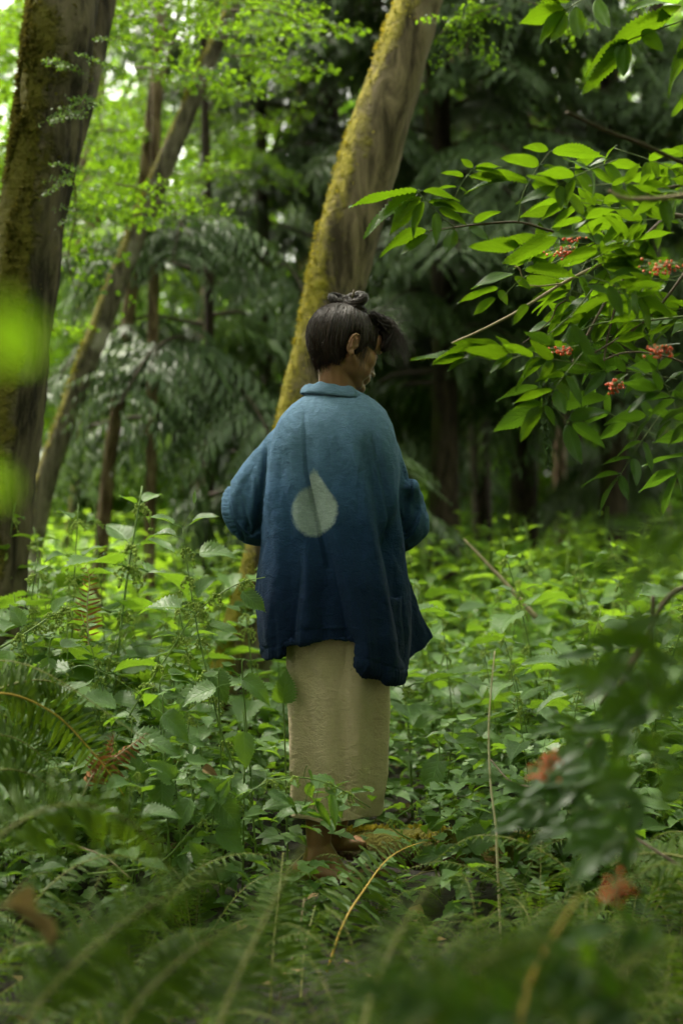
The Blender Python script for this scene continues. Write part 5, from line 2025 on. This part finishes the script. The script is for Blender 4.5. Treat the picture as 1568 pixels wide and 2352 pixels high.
ME_PIN_DEAD = [me_of(g, 'dead_pinna', M_['dead_fern']) for g in [leaf('blade', 13, 1, .10, .09, .5, .9, .06, 0, 60 + i) for i in range(4)]]
UPV = (0, -1, .5)
traced_fern('sword fern with a golden-stalked frond arching up to the feet', [
    ([(750, 2235, 3.15), (790, 2120, 3.2), (840, 2040, 3.28), (885, 1980, 3.36), (930, 1950, 3.45), (975, 1935, 3.55)], .085, 25, (.25, -.8, .6), True, 'gold_rachis', 'fern'),
    ([(690, 2300, 2.95), (700, 2180, 3.05), (725, 2080, 3.15)], .07, 19, UPV, True, 'fern_rachis', 'fern'),
    ([(620, 2330, 2.8), (628, 2180, 2.9), (640, 2060, 3.0), (650, 1960, 3.1)], .09, 26, UPV, True, 'fern_rachis', 'fern'),
], Q(745, 2280, 3.1))
traced_fern('sword fern arching from the left edge over the nettles with a glossy front frond', [
    ([(-60, 1590, 3.2), (40, 1600, 3.25), (130, 1645, 3.3), (200, 1715, 3.33), (250, 1775, 3.35), (285, 1830, 3.36)], .085, 28, (.1, -1, .4), True, 'gold_rachis', 'fern'),
    ([(-40, 1600, 3.3), (40, 1570, 3.3), (110, 1565, 3.3), (170, 1590, 3.3)], .07, 25, (.1, -.9, .5), True, 'fern_rachis', 'fern'),
    ([(-60, 1700, 3.1), (0, 1690, 3.15), (60, 1710, 3.2), (120, 1760, 3.2)], .08, 25, (.1, -.9, .5), True, 'fern_rachis', 'fern'),
    ([(-60, 1800, 3.0), (0, 1770, 3.05), (70, 1780, 3.1), (150, 1830, 3.1)], .07, 25, (.1, -.9, .5), False, 'fern_rachis', 'fern'),
], Q(-60, 1800, 3.1))
traced_fern('blurred fern frond curving down from the left edge near the dry curled leaf', [
    ([(-80, 2010, 2.1), (30, 1900, 2.15), (150, 1850, 2.2), (260, 1870, 2.25), (340, 1930, 2.3), (395, 2010, 2.35)], .075, 32, (.1, -1, .5), False, 'fern_rachis', 'fern'),
], Q(-80, 2010, 2.1))
traced_fern('strongly blurred fern with pale fronds rising at the bottom centre', [
    ([(480, 2420, 1.75), (540, 2260, 1.85), (610, 2110, 1.95), (670, 1990, 2.0), (700, 1940, 2.02)], .065, 31, UPV, False, 'fern_rachis', 'fern'),
    ([(20, 2400, 1.7), (130, 2260, 1.75), (260, 2140, 1.8), (400, 2050, 1.85), (520, 1990, 1.9)], .065, 32, UPV, False, 'fern_rachis', 'fern'),
    ([(250, 2420, 1.75), (330, 2290, 1.8), (450, 2180, 1.85), (560, 2120, 1.9)], .06, 28, UPV, False, 'fern_rachis', 'fern'),
    ([(820, 2420, 1.7), (860, 2270, 1.8), (930, 2120, 1.9), (1010, 2010, 1.95)], .06, 29, UPV, False, 'fern_rachis', 'fern'),
], Q(400, 2500, 1.8))
traced_fern('strongly blurred dark fern filling the lower right corner', [
    ([(1180, 2420, 1.55), (1220, 2250, 1.6), (1290, 2120, 1.65), (1330, 2060, 1.7)], .055, 28, UPV, False, 'gold_rachis', 'fern'),
    ([(900, 2440, 1.3), (1000, 2290, 1.35), (1130, 2200, 1.4), (1280, 2150, 1.45)], .05, 28, UPV, False, 'fern_rachis', 'fern'),
    ([(1300, 2440, 1.4), (1380, 2290, 1.5), (1470, 2200, 1.55), (1580, 2150, 1.6)], .055, 28, UPV, False, 'fern_rachis', 'fern'),
], Q(1150, 2500, 1.5))
traced_fern('shaded fern frond at the right edge above the lowest red berries', [
    ([(1640, 1990, 2.9), (1540, 1965, 2.95), (1460, 1965, 3.0), (1400, 1990, 3.0)], .07, 26, (0, -.6, .8), True, 'fern_rachis', 'fern'),
], Q(1640, 1990, 2.9))
traced_fern('brown dead fern frond curling up between the sword fern and the nettles', [
    ([(190, 1830, 3.5), (215, 1780, 3.5), (260, 1745, 3.5), (320, 1700, 3.5), (335, 1685, 3.5)], .045, 16, (0, -.6, .8), True, 'dead_twig', 'dead'),
    ([(225, 1800, 3.5), (250, 1740, 3.48), (262, 1690, 3.45)], .04, 11, (.6, -.4, .5), True, 'dead_twig', 'dead'),
], Q(190, 1840, 3.5), 'dead fern')
traced_fern('reddish brown dead fern standing before the foot of the thin brown trunk', [
    ([(205, 1500, 4.5), (200, 1400, 4.5), (205, 1330, 4.5), (190, 1290, 4.5)], .05, 17, UPV, False, 'dead_twig', 'dead_fern'),
], Q(205, 1500, 4.5), 'dead fern')


# ================================================================== ELDER SHRUB
def elder_bush():
    t = empty('elder_shrub', (1.75, 3.75, 0))
    tag(t, 'red-berried elder shrub reaching in from the right with bright backlit leaflets', 'shrub')
    I = Matrix.Identity(4)
    re_ = random.Random(5)

    def branch(pq, r0, r1, mat='elder_bark', nm='branch', n=30):
        pts = smooth_path([Q(x, y, Y) for x, y, Y in pq], n)
        g = Geo()
        rr = np.linspace(r0, r1, n) * (1 + .1 * np.sin(np.arange(n) * 1.9))
        g.add(tube(pts, rr, 8))
        mob(nm, g.mesh(nm, M_[mat]), t, I)
        return pts
    # main stems from the ground outside the frame
    b = branch([(2000, 1900, 3.9), (1850, 1200, 3.85), (1700, 700, 3.8), (1568, 500, 3.75), (1452, 571, 3.7)], .014, .0065)
    branch([(1452, 571, 3.7), (1387, 551, 3.7), (1321, 546, 3.68), (1250, 527, 3.66), (1190, 511, 3.65), (1099, 516, 3.63), (1043, 523, 3.62), (985, 531, 3.61)], .0048, .002, 'elder_bark')
    branch([(1452, 571, 3.7), (1370, 612, 3.68), (1291, 652, 3.66), (1190, 715, 3.62), (1110, 757, 3.6), (1038, 789, 3.58)], .0050, .0028, 'dead_twig')
    branch([(1180, 612, 3.6), (1192, 618, 3.6), (1205, 650, 3.61), (1235, 658, 3.62), (1291, 652, 3.66)], .0016, .0024, 'dead_twig')
    branch([(1452, 571, 3.7), (1425, 660, 3.68), (1397, 768, 3.66), (1340, 770, 3.6), (1298, 863, 3.55)][0:3] + [(1385, 840, 3.64)], .0045, .0025)
    branch([(1420, 640, 3.66), (1375, 720, 3.62), (1345, 775, 3.58), (1298, 864, 3.5)], .0036, .0030)
    branch([(1700, 420, 3.0), (1568, 374, 2.95), (1470, 330, 2.9), (1392, 301, 2.86), (1301, 258, 2.82)], .0055, .0036, 'elder_bark')
    branch([(1720, 420, 2.7), (1568, 450, 2.65), (1483, 458, 2.62), (1430, 455, 2.6), (1397, 438, 2.6)], .0050, .0030, 'dead_twig')
    branch([(1568, 425, 3.3), (1500, 440, 3.3), (1440, 465, 3.35)], .004, .003, 'elder_bark')
    branch([(1380, 640, 3.64), (1320, 715, 3.6), (1281, 751, 3.58), (1220, 809, 3.55), (1235, 860, 3.55), (1247, 890, 3.55), (1262, 921, 3.54), (1301, 970, 3.52)], .0026, .0013, 'elder_twig')
    branch([(1300, 690, 3.6), (1278, 705, 3.6), (1262, 738, 3.6), (1200, 790, 3.58)], .0022, .0015)
    branch([(1620, 560, 3.6), (1500, 720, 3.6), (1400, 790, 3.58), (1330, 830, 3.56)], .0040, .002)
    branch([(1640, 720, 3.4), (1500, 735, 3.45), (1370, 745, 3.5), (1290, 790, 3.5)], .0030, .0015, 'elder_twig')
    branch([(1660, 900, 3.5), (1560, 830, 3.5), (1440, 810, 3.5), (1345, 850, 3.5)], .0035, .0016)
    branch([(1640, 20, 3.4), (1560, 50, 3.4), (1447, 91, 3.4), (1440, 97, 3.4)], .0022, .0013, 'elder_twig')
    branch([(1680, -40, 3.4), (1450, -25, 3.4), (1350, -5, 3.4), (1300, 22, 3.4), (1270, 32, 3.4)], .0022, .0013, 'elder_twig')

    leafmats = [0]

    def leaflet(bq, tq, Y, face=.5, dk=False, wid=1.0):
        B_ = Q(bq[0], bq[1], Y)
        E_ = Q(tq[0], tq[1], Y - .015 + re_.uniform(-.02, .02))
        d = E_ - B_
        under = E_.z > ZC - .15 and re_.random() < .86      # above eye height the lit-through underside shows
        up = Vector((re_.gauss(0, .12), face * .9 if under else -face, 1.0 - .6 * face))
        mes = ME_ELDER_DK if dk else ME_ELDER
        mob('leaflet', mes[leafmats[0] % len(mes)], t, frame_mat(B_, d, up, d.length, wid))
        leafmats[0] += 1

    def rachis(pq, r0=.0016):
        branch(pq, r0, .0008, 'elder_twig', 'leaf_stalk', 14)

    # left-most drooping leaf
    rachis([(1043, 523, 3.62), (1010, 495, 3.6), (985, 468, 3.58), (960, 440, 3.56)])
    for bq, tq, f in (((965, 440), (800, 458), .25), ((962, 443), (820, 526), .6), ((972, 452), (874, 540), .55), ((975, 460), (930, 545), .6), ((980, 462), (1092, 482), .35), ((968, 440), (1062, 452), .3),
                      ((1000, 485), (1008, 562), .8), ((1005, 480), (1076, 508), .6), ((990, 470), (1050, 470), .3)):
        leaflet(bq, tq, 3.58, f)
    rachis([(1043, 523, 3.62), (1010, 530, 3.61), (985, 533, 3.6)])
    leaflet((985, 530), (852, 563), 3.6, .55, wid=1.1)
    leaflet((985, 538), (913, 578), 3.6, .8, wid=1.1)
    leaflet((1043, 525), (1022, 586), 3.61, .95, wid=1.3)
    leaflet((1075, 520), (1128, 547), 3.63, .9, wid=1.25)
    leaflet((1085, 512), (1146, 478), 3.63, .7)
    # second leaf upwards
    rachis([(1033, 505, 3.6), (1042, 465, 3.59), (1058, 425, 3.58), (1088, 385, 3.57)])
    for bq, tq, f in (((1087, 386), (1054, 362), .85), ((1088, 388), (1180, 398), .3), ((1090, 385), (1150, 376), .4), ((1066, 406), (1013, 391), .4), ((1070, 406), (1212, 415), .25), ((1050, 430), (1000, 430), .2), ((1054, 430), (1080, 444), .3)):
        leaflet(bq, tq, 3.58, f)
    # third leaf
    rachis([(1190, 511, 3.65), (1200, 450, 3.63), (1225, 400, 3.62), (1262, 348, 3.6)], .0022)
    for bq, tq, f, w in (((1261, 347), (1195, 326), .75, 1.1), ((1263, 349), (1390, 345), .5, 1.1), ((1240, 382), (1148, 352), .6, 1.05), ((1243, 380), (1350, 428), .6, 1.15), ((1214, 418), (1100, 386), .25, 1.), ((1217, 420), (1308, 452), .6, 1.1), ((1212, 418), (1066, 400), .2, 1.)):
        leaflet(bq, tq, 3.6, f, wid=w)
    # big low leaf in the middle left
    rachis([(1387, 551, 3.68), (1300, 590, 3.6), (1200, 640, 3.56), (1148, 690, 3.52)], .002)
    for bq, tq, f, w in (((1286, 540), (1149, 612), .7, 1.0), ((1181, 630), (1080, 652), .5, 1.), ((1147, 662), (1048, 686), .5, .95), ((1140, 685), (1077, 726), .7, 1.), ((1145, 665), (1165, 700), .9, 1.4), ((1180, 635), (1222, 665), .8, 1.3), ((1200, 620), (1330, 622), .45, 1.2), ((1215, 700), (1170, 745), .8, 1.1)):
        leaflet(bq, tq, 3.56, f, wid=w)
    # low left tips
    rachis([(1220, 809, 3.55), (1160, 828, 3.53), (1100, 822, 3.5), (1070, 815, 3.5)])
    for bq, tq, f in (((1075, 815), (948, 822), .4), ((1072, 818), (985, 835), .6), ((1100, 815), (1020, 838), .5), ((1110, 800), (985, 798), .35), ((1150, 800), (1060, 780), .5), ((1130, 800), (1040, 778), .4), ((1160, 828), (1105, 818), .5), ((1200, 812), (1140, 800), .5), ((1180, 820), (1120, 850), .8)):
        leaflet(bq, tq, 3.52, f)
    # hanging lowest leaf (dark)
    rachis([(1247, 890, 3.55), (1262, 921, 3.54), (1301, 970, 3.52)], .0018)
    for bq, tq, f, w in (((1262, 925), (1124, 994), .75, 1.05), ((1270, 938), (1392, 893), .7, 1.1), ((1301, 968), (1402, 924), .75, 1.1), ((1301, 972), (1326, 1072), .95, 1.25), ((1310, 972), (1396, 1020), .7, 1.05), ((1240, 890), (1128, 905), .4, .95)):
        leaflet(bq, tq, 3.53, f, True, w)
    for bq, tq, f, w in (((1265, 815), (1160, 880), .5, 1.1), ((1270, 790), (1290, 920), .85, 1.3), ((1280, 850), (1340, 905), .7, 1.), ((1310, 740), (1360, 880), .9, 1.3), ((1290, 840), (1235, 800), .6, 1.2)):
        leaflet(bq, tq, 3.5, f, False, w)
    # top right leaves
    for bq, tq, f, w in (((1300, 22), (1178, 46), .6, 1.1), ((1302, 26), (1211, 97), .75, 1.1), ((1298, 30), (1272, 104), .95, 1.25), ((1322, 14), (1328, 98), .95, 1.2), ((1368, -6), (1392, 72), .95, 1.3), ((1290, 15), (1230, -10), .6, 1.1), ((1310, 5), (1250, -30), .6, 1.2),
                         ((1447, 91), (1314, 153), .45, .9), ((1445, 94), (1333, 224), .6, .95), ((1440, 95), (1419, 182), .9, 1.3), ((1545, 35), (1385, 92), .6, 1.3), ((1470, 70), (1530, 112), .8, 1.5), ((1500, 45), (1560, 5), .7, 1.3), ((1600, 100), (1493, 214), .5, 1.), ((1600, 200), (1536, 274), .6, 1.), ((1620, 60), (1540, 130), .6, 1.3), ((1600, -30), (1450, 20), .6, 1.2)):
        leaflet(bq, tq, 3.4, f, False, w)
    # the mass of leaves towards the right edge
    cnt = 0
    for i in range(52):
        bx, by = (re_.uniform(1290, 1640), re_.uniform(330, 1010)) if i < 40 else (re_.uniform(1430, 1640), re_.uniform(600, 1060))
        if bx < 1400 and (by < 380 or by > 880):
            by = re_.uniform(450, 860)
        Y = re_.uniform(3.25, 4.1)
        ang = re_.choice([re_.uniform(150, 205), re_.uniform(160, 190), re_.uniform(-25, 25), re_.uniform(200, 250), re_.uniform(110, 150)])
        L = re_.uniform(90, 150)
        dx, dy = math.cos(rad(ang)) * L, -math.sin(rad(ang)) * L
        rachis([(bx - dx * .3, by - dy * .3, Y), (bx + dx * .4, by + dy * .4 - 4, Y - .02), (bx + dx, by + dy, Y - .04)], .0014)
        n = 2
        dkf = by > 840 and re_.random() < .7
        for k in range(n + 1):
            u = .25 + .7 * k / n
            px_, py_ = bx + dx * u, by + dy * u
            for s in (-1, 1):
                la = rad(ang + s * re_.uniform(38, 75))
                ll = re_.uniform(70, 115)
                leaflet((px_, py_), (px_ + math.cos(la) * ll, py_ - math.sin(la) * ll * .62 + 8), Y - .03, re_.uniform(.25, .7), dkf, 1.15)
        leaflet((bx + dx, by + dy), (bx + dx * 1.85, by + dy * 1.75 + 6), Y - .03, re_.uniform(.3, .7), dkf, 1.1)
    return t


shrub = elder_bush()


def berry_cluster(parent, cq, Y, w, h, n, seed, stem_to=None, label=None):
    """Rounded head of small berries on branching stalks: part > berry pieces."""
    r = random.Random(seed)
    g = Geo()
    c = Q(cq[0], cq[1], Y)
    ws, hs_ = w / 807 / 2 * Y / YP, h / 807 / 2 * Y / YP
    root = Vector(c) + Vector((ws * .5, 0, hs_ * .9))
    o = None
    pos = []
    for i in range(n):
        p = c + Vector((r.gauss(0, .48) * ws, r.gauss(0, .4) * ws, r.gauss(0, .45) * hs_))
        m = root.lerp(p, .55) + rv(.004, r)
        g.add(tube([root, m, p], [.0011, .0008, .0006], 3), None, .2)
        pos.append(p)
    if stem_to:
        g.add(tube(smooth_path([Q(*stem_to), root.lerp(Q(*stem_to), .5), root], 8), .0014, 5), None, .2)
    o = mob('berry_cluster', g.mesh('berry_stalks', M_['elder_twig']), parent, Matrix.Identity(4))
    for i, p in enumerate(pos):
        s = r.uniform(.0024, .0036)
        mob('berry', ME_BERRY, o, Matrix.Translation(p) @ Matrix.Scale(s, 4))
    return o


gb = Geo()
gb.add(ellipsoid((0, 0, 0), (1, 1, 1), None, 5))
ME_BERRY = gb.mesh('berry', M_['berry'])
berry_cluster(shrub, (1295, 580), 3.38, 66, 30, 56, 1, (1330, 548, 3.66))
berry_cluster(shrub, (1310, 552), 3.40, 45, 26, 18, 11, (1330, 548, 3.66))
berry_cluster(shrub, (1525, 615), 3.15, 75, 28, 48, 2, (1600, 640, 3.4))
berry_cluster(shrub, (1295, 808), 3.35, 65, 22, 32, 3, (1340, 790, 3.56))
berry_cluster(shrub, (1512, 808), 3.15, 60, 34, 48, 4, (1560, 790, 3.4))
berry_cluster(shrub, (1412, 888), 3.3, 36, 32, 40, 5, (1440, 860, 3.5))


# hanging dry catkin of conifer twig caught on the shrub
def dry_tassel():
    g = Geo()
    r = random.Random(3)
    for pq, w in (([(1262, 870), (1252, 920), (1250, 960), (1256, 1010), (1260, 1072)], 8), ([(1250, 880), (1240, 900), (1234, 930)], 4), ([(1258, 885), (1262, 905), (1260, 930)], 5)):
        pts = smooth_path([Q(x, y, 3.5) for x, y in pq], 40)
        g.add(tube(pts, .0012, 4), None, .2)
        for i in range(len(pts) * 5):
            p = Vector(pts[r.randint(0, 39)])
            a = r.uniform(0, 6.28)
            g.add(NETTLE_LO[0], frame_mat(p, (math.cos(a) * .6, math.sin(a) * .6, -1), rv(1, r), r.uniform(.009, w * .0030)), r.random())
    tag(mob('dry_conifer_twig', g.mesh('dry_conifer_twig', M_['cedar'])), 'dark dry conifer twig hanging limp from the elder shrub', 'twig')


dry_tassel()


# ---- nearer elder growth, strongly blurred, in the lower right
def near_elder(label, sprays, twigs, base, dk=True, berries=()):
    t = empty('elder_shrub', base)
    tag(t, label, 'shrub')
    rr = random.Random(len(sprays))
    k = 0
    for pq, r0, r1 in twigs:
        pts = smooth_path([Q(x, y, Y) for x, y, Y in pq], 24)
        g = Geo()
        g.add(tube(pts, np.linspace(r0, r1, 24), 7))
        mob('branch', g.mesh('branch', M_['elder_bark']), t, Matrix.Identity(4))
    for (bx, by, Y, ang, L, n) in sprays:
        dx, dy = math.cos(rad(ang)) * L, -math.sin(rad(ang)) * L
        pts = [Q(bx, by, Y), Q(bx + dx * .5, by + dy * .5 - 5, Y - .02), Q(bx + dx, by + dy, Y - .04)]
        g = Geo()
        g.add(tube(smooth_path(pts, 10), .0013, 5))
        mob('leaf_stalk', g.mesh('leaf_stalk', M_['elder_twig']), t, Matrix.Identity(4))
        for j in range(n + 1):
            u = .3 + .7 * j / n
            for s in ((-1, 1) if j < n else (0,)):
                la = rad(ang + s * rr.uniform(40, 70))
                ll = L * rr.uniform(.65, .9)
                b = Q(bx + dx * u, by + dy * u, Y - .03)
                e = Q(bx + dx * u + math.cos(la) * ll, by + dy * u - math.sin(la) * ll * .7 + 8, Y - .05)
                f = rr.uniform(.3, .75)
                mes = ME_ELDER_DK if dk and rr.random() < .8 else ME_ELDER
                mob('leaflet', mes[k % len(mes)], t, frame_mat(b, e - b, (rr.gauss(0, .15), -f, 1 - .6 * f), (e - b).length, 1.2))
                k += 1
    for b in berries:
        berry_cluster(t, *b)
    return t


ra = random.Random(12)
sp1 = [(ra.uniform(1330, 1600), ra.uniform(1560, 1960), ra.uniform(1.9, 2.5), ra.choice([180, 200, 165, 215, 150]) + ra.uniform(-12, 12), ra.uniform(110, 170), 2) for _ in range(13)]
near_elder('blurred low elder with dark leaves and orange-red berries over the lower right corner', sp1 + [
    (1400, 1660, 2.5, 185, 110, 2), (1380, 1760, 2.3, 195, 100, 2), (1270, 1850, 2.3, 190, 80, 2), (1480, 1490, 2.6, 185, 110, 2)],
    [([(1700, 1300, 2.6), (1540, 1370, 2.6), (1480, 1480, 2.6), (1400, 1620, 2.6), (1340, 1740, 2.6)], .006, .003), ([(1500, 1440, 2.7), (1420, 1560, 2.7), (1375, 1620, 2.7)], .0035, .0025), ([(1500, 1370, 2.8), (1495, 1500, 2.8), (1485, 1610, 2.8)], .0045, .003),
     ([(1560, 1990, 2.9), (1300, 1830, 3.2), (1180, 1800, 3.4), (1125, 1745, 3.5)], .0035, .0018)],
    (1.0, 2.4, 0), True,
    [((1262, 1755), 2.1, 60, 50, 24, 21, (1330, 1740, 2.2)), ((1415, 2050), 1.75, 75, 60, 30, 22, (1500, 2000, 1.8)), ((1245, 1790), 2.1, 50, 30, 10, 24, (1330, 1760, 2.2))])
sp2 = [(1600, 1300, 1.25, 180, 150, 2), (1620, 1400, 1.3, 215, 200, 2), (1640, 1520, 1.3, 205, 180, 2), (1660, 1700, 1.4, 200, 200, 2), (1640, 1220, 1.5, 175, 150, 2)]
SHADE = near_elder('very blurred pale elder spray entering at the right edge', sp2, [([(1760, 1200, 1.3), (1640, 1330, 1.3), (1600, 1450, 1.3)], .004, .002)], (.62, 1.3, 0), False)
sp3 = [(1500, 2350, 1.5, 150, 160, 2), (1200, 2330, 1.3, 165, 170, 2), (1560, 2120, 1.6, 185, 150, 2), (1400, 2230, 1.5, 170, 150, 2), (1300, 2380, 1.15, 160, 200, 2), (1050, 2300, 1.25, 170, 150, 2)]
near_elder('dark out-of-focus leaves along the bottom right edge', sp3, [([(1500, 2500, 1.5), (1400, 2300, 1.5), (1250, 2250, 1.5)], .003, .002)], (.5, 1.5, 0), True)

# unseen boughs added to the near shrub above the frame, shading the lower right
rs_ = random.Random(66)
for i in range(44):
    y = rs_.uniform(.9, 2.6)
    z = ZC + .36 * y + rs_.uniform(.45, 1.1)
    mob('branch', ME_MAPLE_FAR[i % 4], SHADE, frame_mat((rs_.uniform(.35, 2.0), y, z), (rs_.uniform(-1, 1), rs_.uniform(-1, 1), rs_.uniform(-.05, .2)), (0, 0, 1), rs_.uniform(.45, .65)))

# very near leaves at the left edge
t = empty('sapling', (-.235, .55, 0))
tag(t, 'sapling with huge out-of-focus bright green leaves at the left edge', 'sapling')
g = Geo()
g.add(tube(smooth_path([Vector((-.25, .55, 0)), Vector((-.22, .55, .5)), Vector((-.19, .55, .8)), Vector((-.165, .55, 1.0))], 20), .002, 6))
mob('stem', g.mesh('stem', M_['elder_twig']), t, Matrix.Identity(4))
for i, (b, e, Y, s) in enumerate((((-60, 760), (85, 790), .52, 1), ((-60, 830), (70, 770), .54, 1), ((-90, 1115), (12, 1105), .56, 1), ((-60, 720), (60, 730), .55, 1))):
    B_, E_ = Q(*b, Y), Q(*e, Y)
    mob('leaf', me_of(NETTLE_HI[i % 6], 'sapling_leaf', M_['young_leaf']), t, frame_mat(B_, E_ - B_, (0, .85, .5), (E_ - B_).length, 1.2))

# dry curled leaf in the lower left foreground, resting on the fern
g = Geo()
dl = leaf('round', 25, 3, .05, .30, .9, .35, .07, .15, 77)
V = dl[0].copy()
V[:, 2] += .10 * np.sin(V[:, 1] * 7) * np.abs(V[:, 0]) * 3
g.add((V, dl[1], dl[2], dl[3]))
b, e = Q(-20, 2075, 1.75), Q(140, 2135, 1.8)
tag(mob('dry_leaf', g.mesh('dry_leaf', M_['dead_leaf']), None, frame_mat(b, e - b, (.2, -.35, 1), (e - b).length, .6)), 'large curled brown dry leaf caught on a fern in the lower left', 'leaf')
g = Geo()
g.add(leaf('ovate', 21, 3, .1, .30, .7, .6, .05, .1, 78))
b, e = Q(462, 1765, 3.45), Q(498, 1778, 3.44)
tag(mob('dry_leaf', g.mesh('dry_leaf', M_['dead_leaf']), None, frame_mat(b, e - b, (.1, -.9, .5), (e - b).length)), 'small curled tan dead leaf lying on a nettle leaf left of the skirt', 'leaf')

# pale dry stalk right of the skirt
g = Geo()
g.add(tube(smooth_path([Q(1150, 2170, 3.38), Q(1142, 1990, 3.38), Q(1138, 1900, 3.38), Q(1126, 1800, 3.38), Q(1122, 1680, 3.38), Q(1128, 1580, 3.38), Q(1136, 1497, 3.38)], 46), np.linspace(.0036, .0018, 46), 7))
tag(mob('dry_stalk', g.mesh('dry_stalk', M_['pale_stalk'])), 'single pale dry stalk standing upright right of the skirt', 'stalk')
# slanting pale grass blades behind
g = Geo()
g.add(tube(smooth_path([Q(1230, 1420, 5.6), Q(1150, 1330, 5.6), Q(1065, 1240, 5.6)], 20), np.linspace(.012, .004, 20), 5))
tag(mob('fallen_stem', g.mesh('fallen_stem', M_['dead_twig'])), 'blurred tan stem slanting through the far nettles right of the jacket', 'stem')

# mossy log under and beside the feet
pts = [(-.05, 4.35, .0), (.25, 4.22, .015), (.6, 4.1, .01), (1.0, 3.98, .0), (1.5, 3.85, -.02)]
t = empty('mossy_log', (.6, 4.1, 0))
tag(t, 'fallen mossy log lying on the ground right of the feet', 'log')
mob('wood', trunk_mesh('wood', pts, [.06, .075, .085, .085, .08], bark_mat('rotting_reddish_wood', (.05, .02, .012), (.16, .08, .05), (.14, .13, .02), (0, -.2, 1), .55, 6.0), 24, 60, .2, 3), t, Matrix.Identity(4))
mob('moss', moss_tufts(pts, [.06, .075, .085, .085, .08], (0, -.3, 1), 2600, random.Random(9), (.008, .022)).mesh('moss', MOSS_Y), t, Matrix.Identity(4))
KIDS[t.name][-1]['kind'] = 'stuff'

# fallen twigs among the ferns
tw = [((640, 2300, 3.0), (700, 2060, 3.1), 'thin pale twig lying against the fern before the feet'), ((160, 1940, 3.3), (300, 2020, 3.2), 'bare twig in the shade below the left fern'), ((655, 2005, 3.6), (700, 1960, 3.62), 'short pale grass stem by the near foot'), ((1000, 2000, 3.7), (900, 2040, 3.6), 'broken twig lying by the mossy log')]
for a, b, lab in tw:
    g = Geo()
    A_, B_ = Q(*a), Q(*b)
    g.add(tube(smooth_path([A_, (A_ + B_) / 2 + Vector((.01, 0, .01)), B_], 12), .0018, 6))
    tag(mob('twig', g.mesh('twig', M_['dead_twig'])), lab, 'twig')
print('TRIS', sum(len(m.loops) - 2 * len(m.polygons) for m in bpy.data.meshes) / 1e6, 'objs', len(bpy.data.objects))
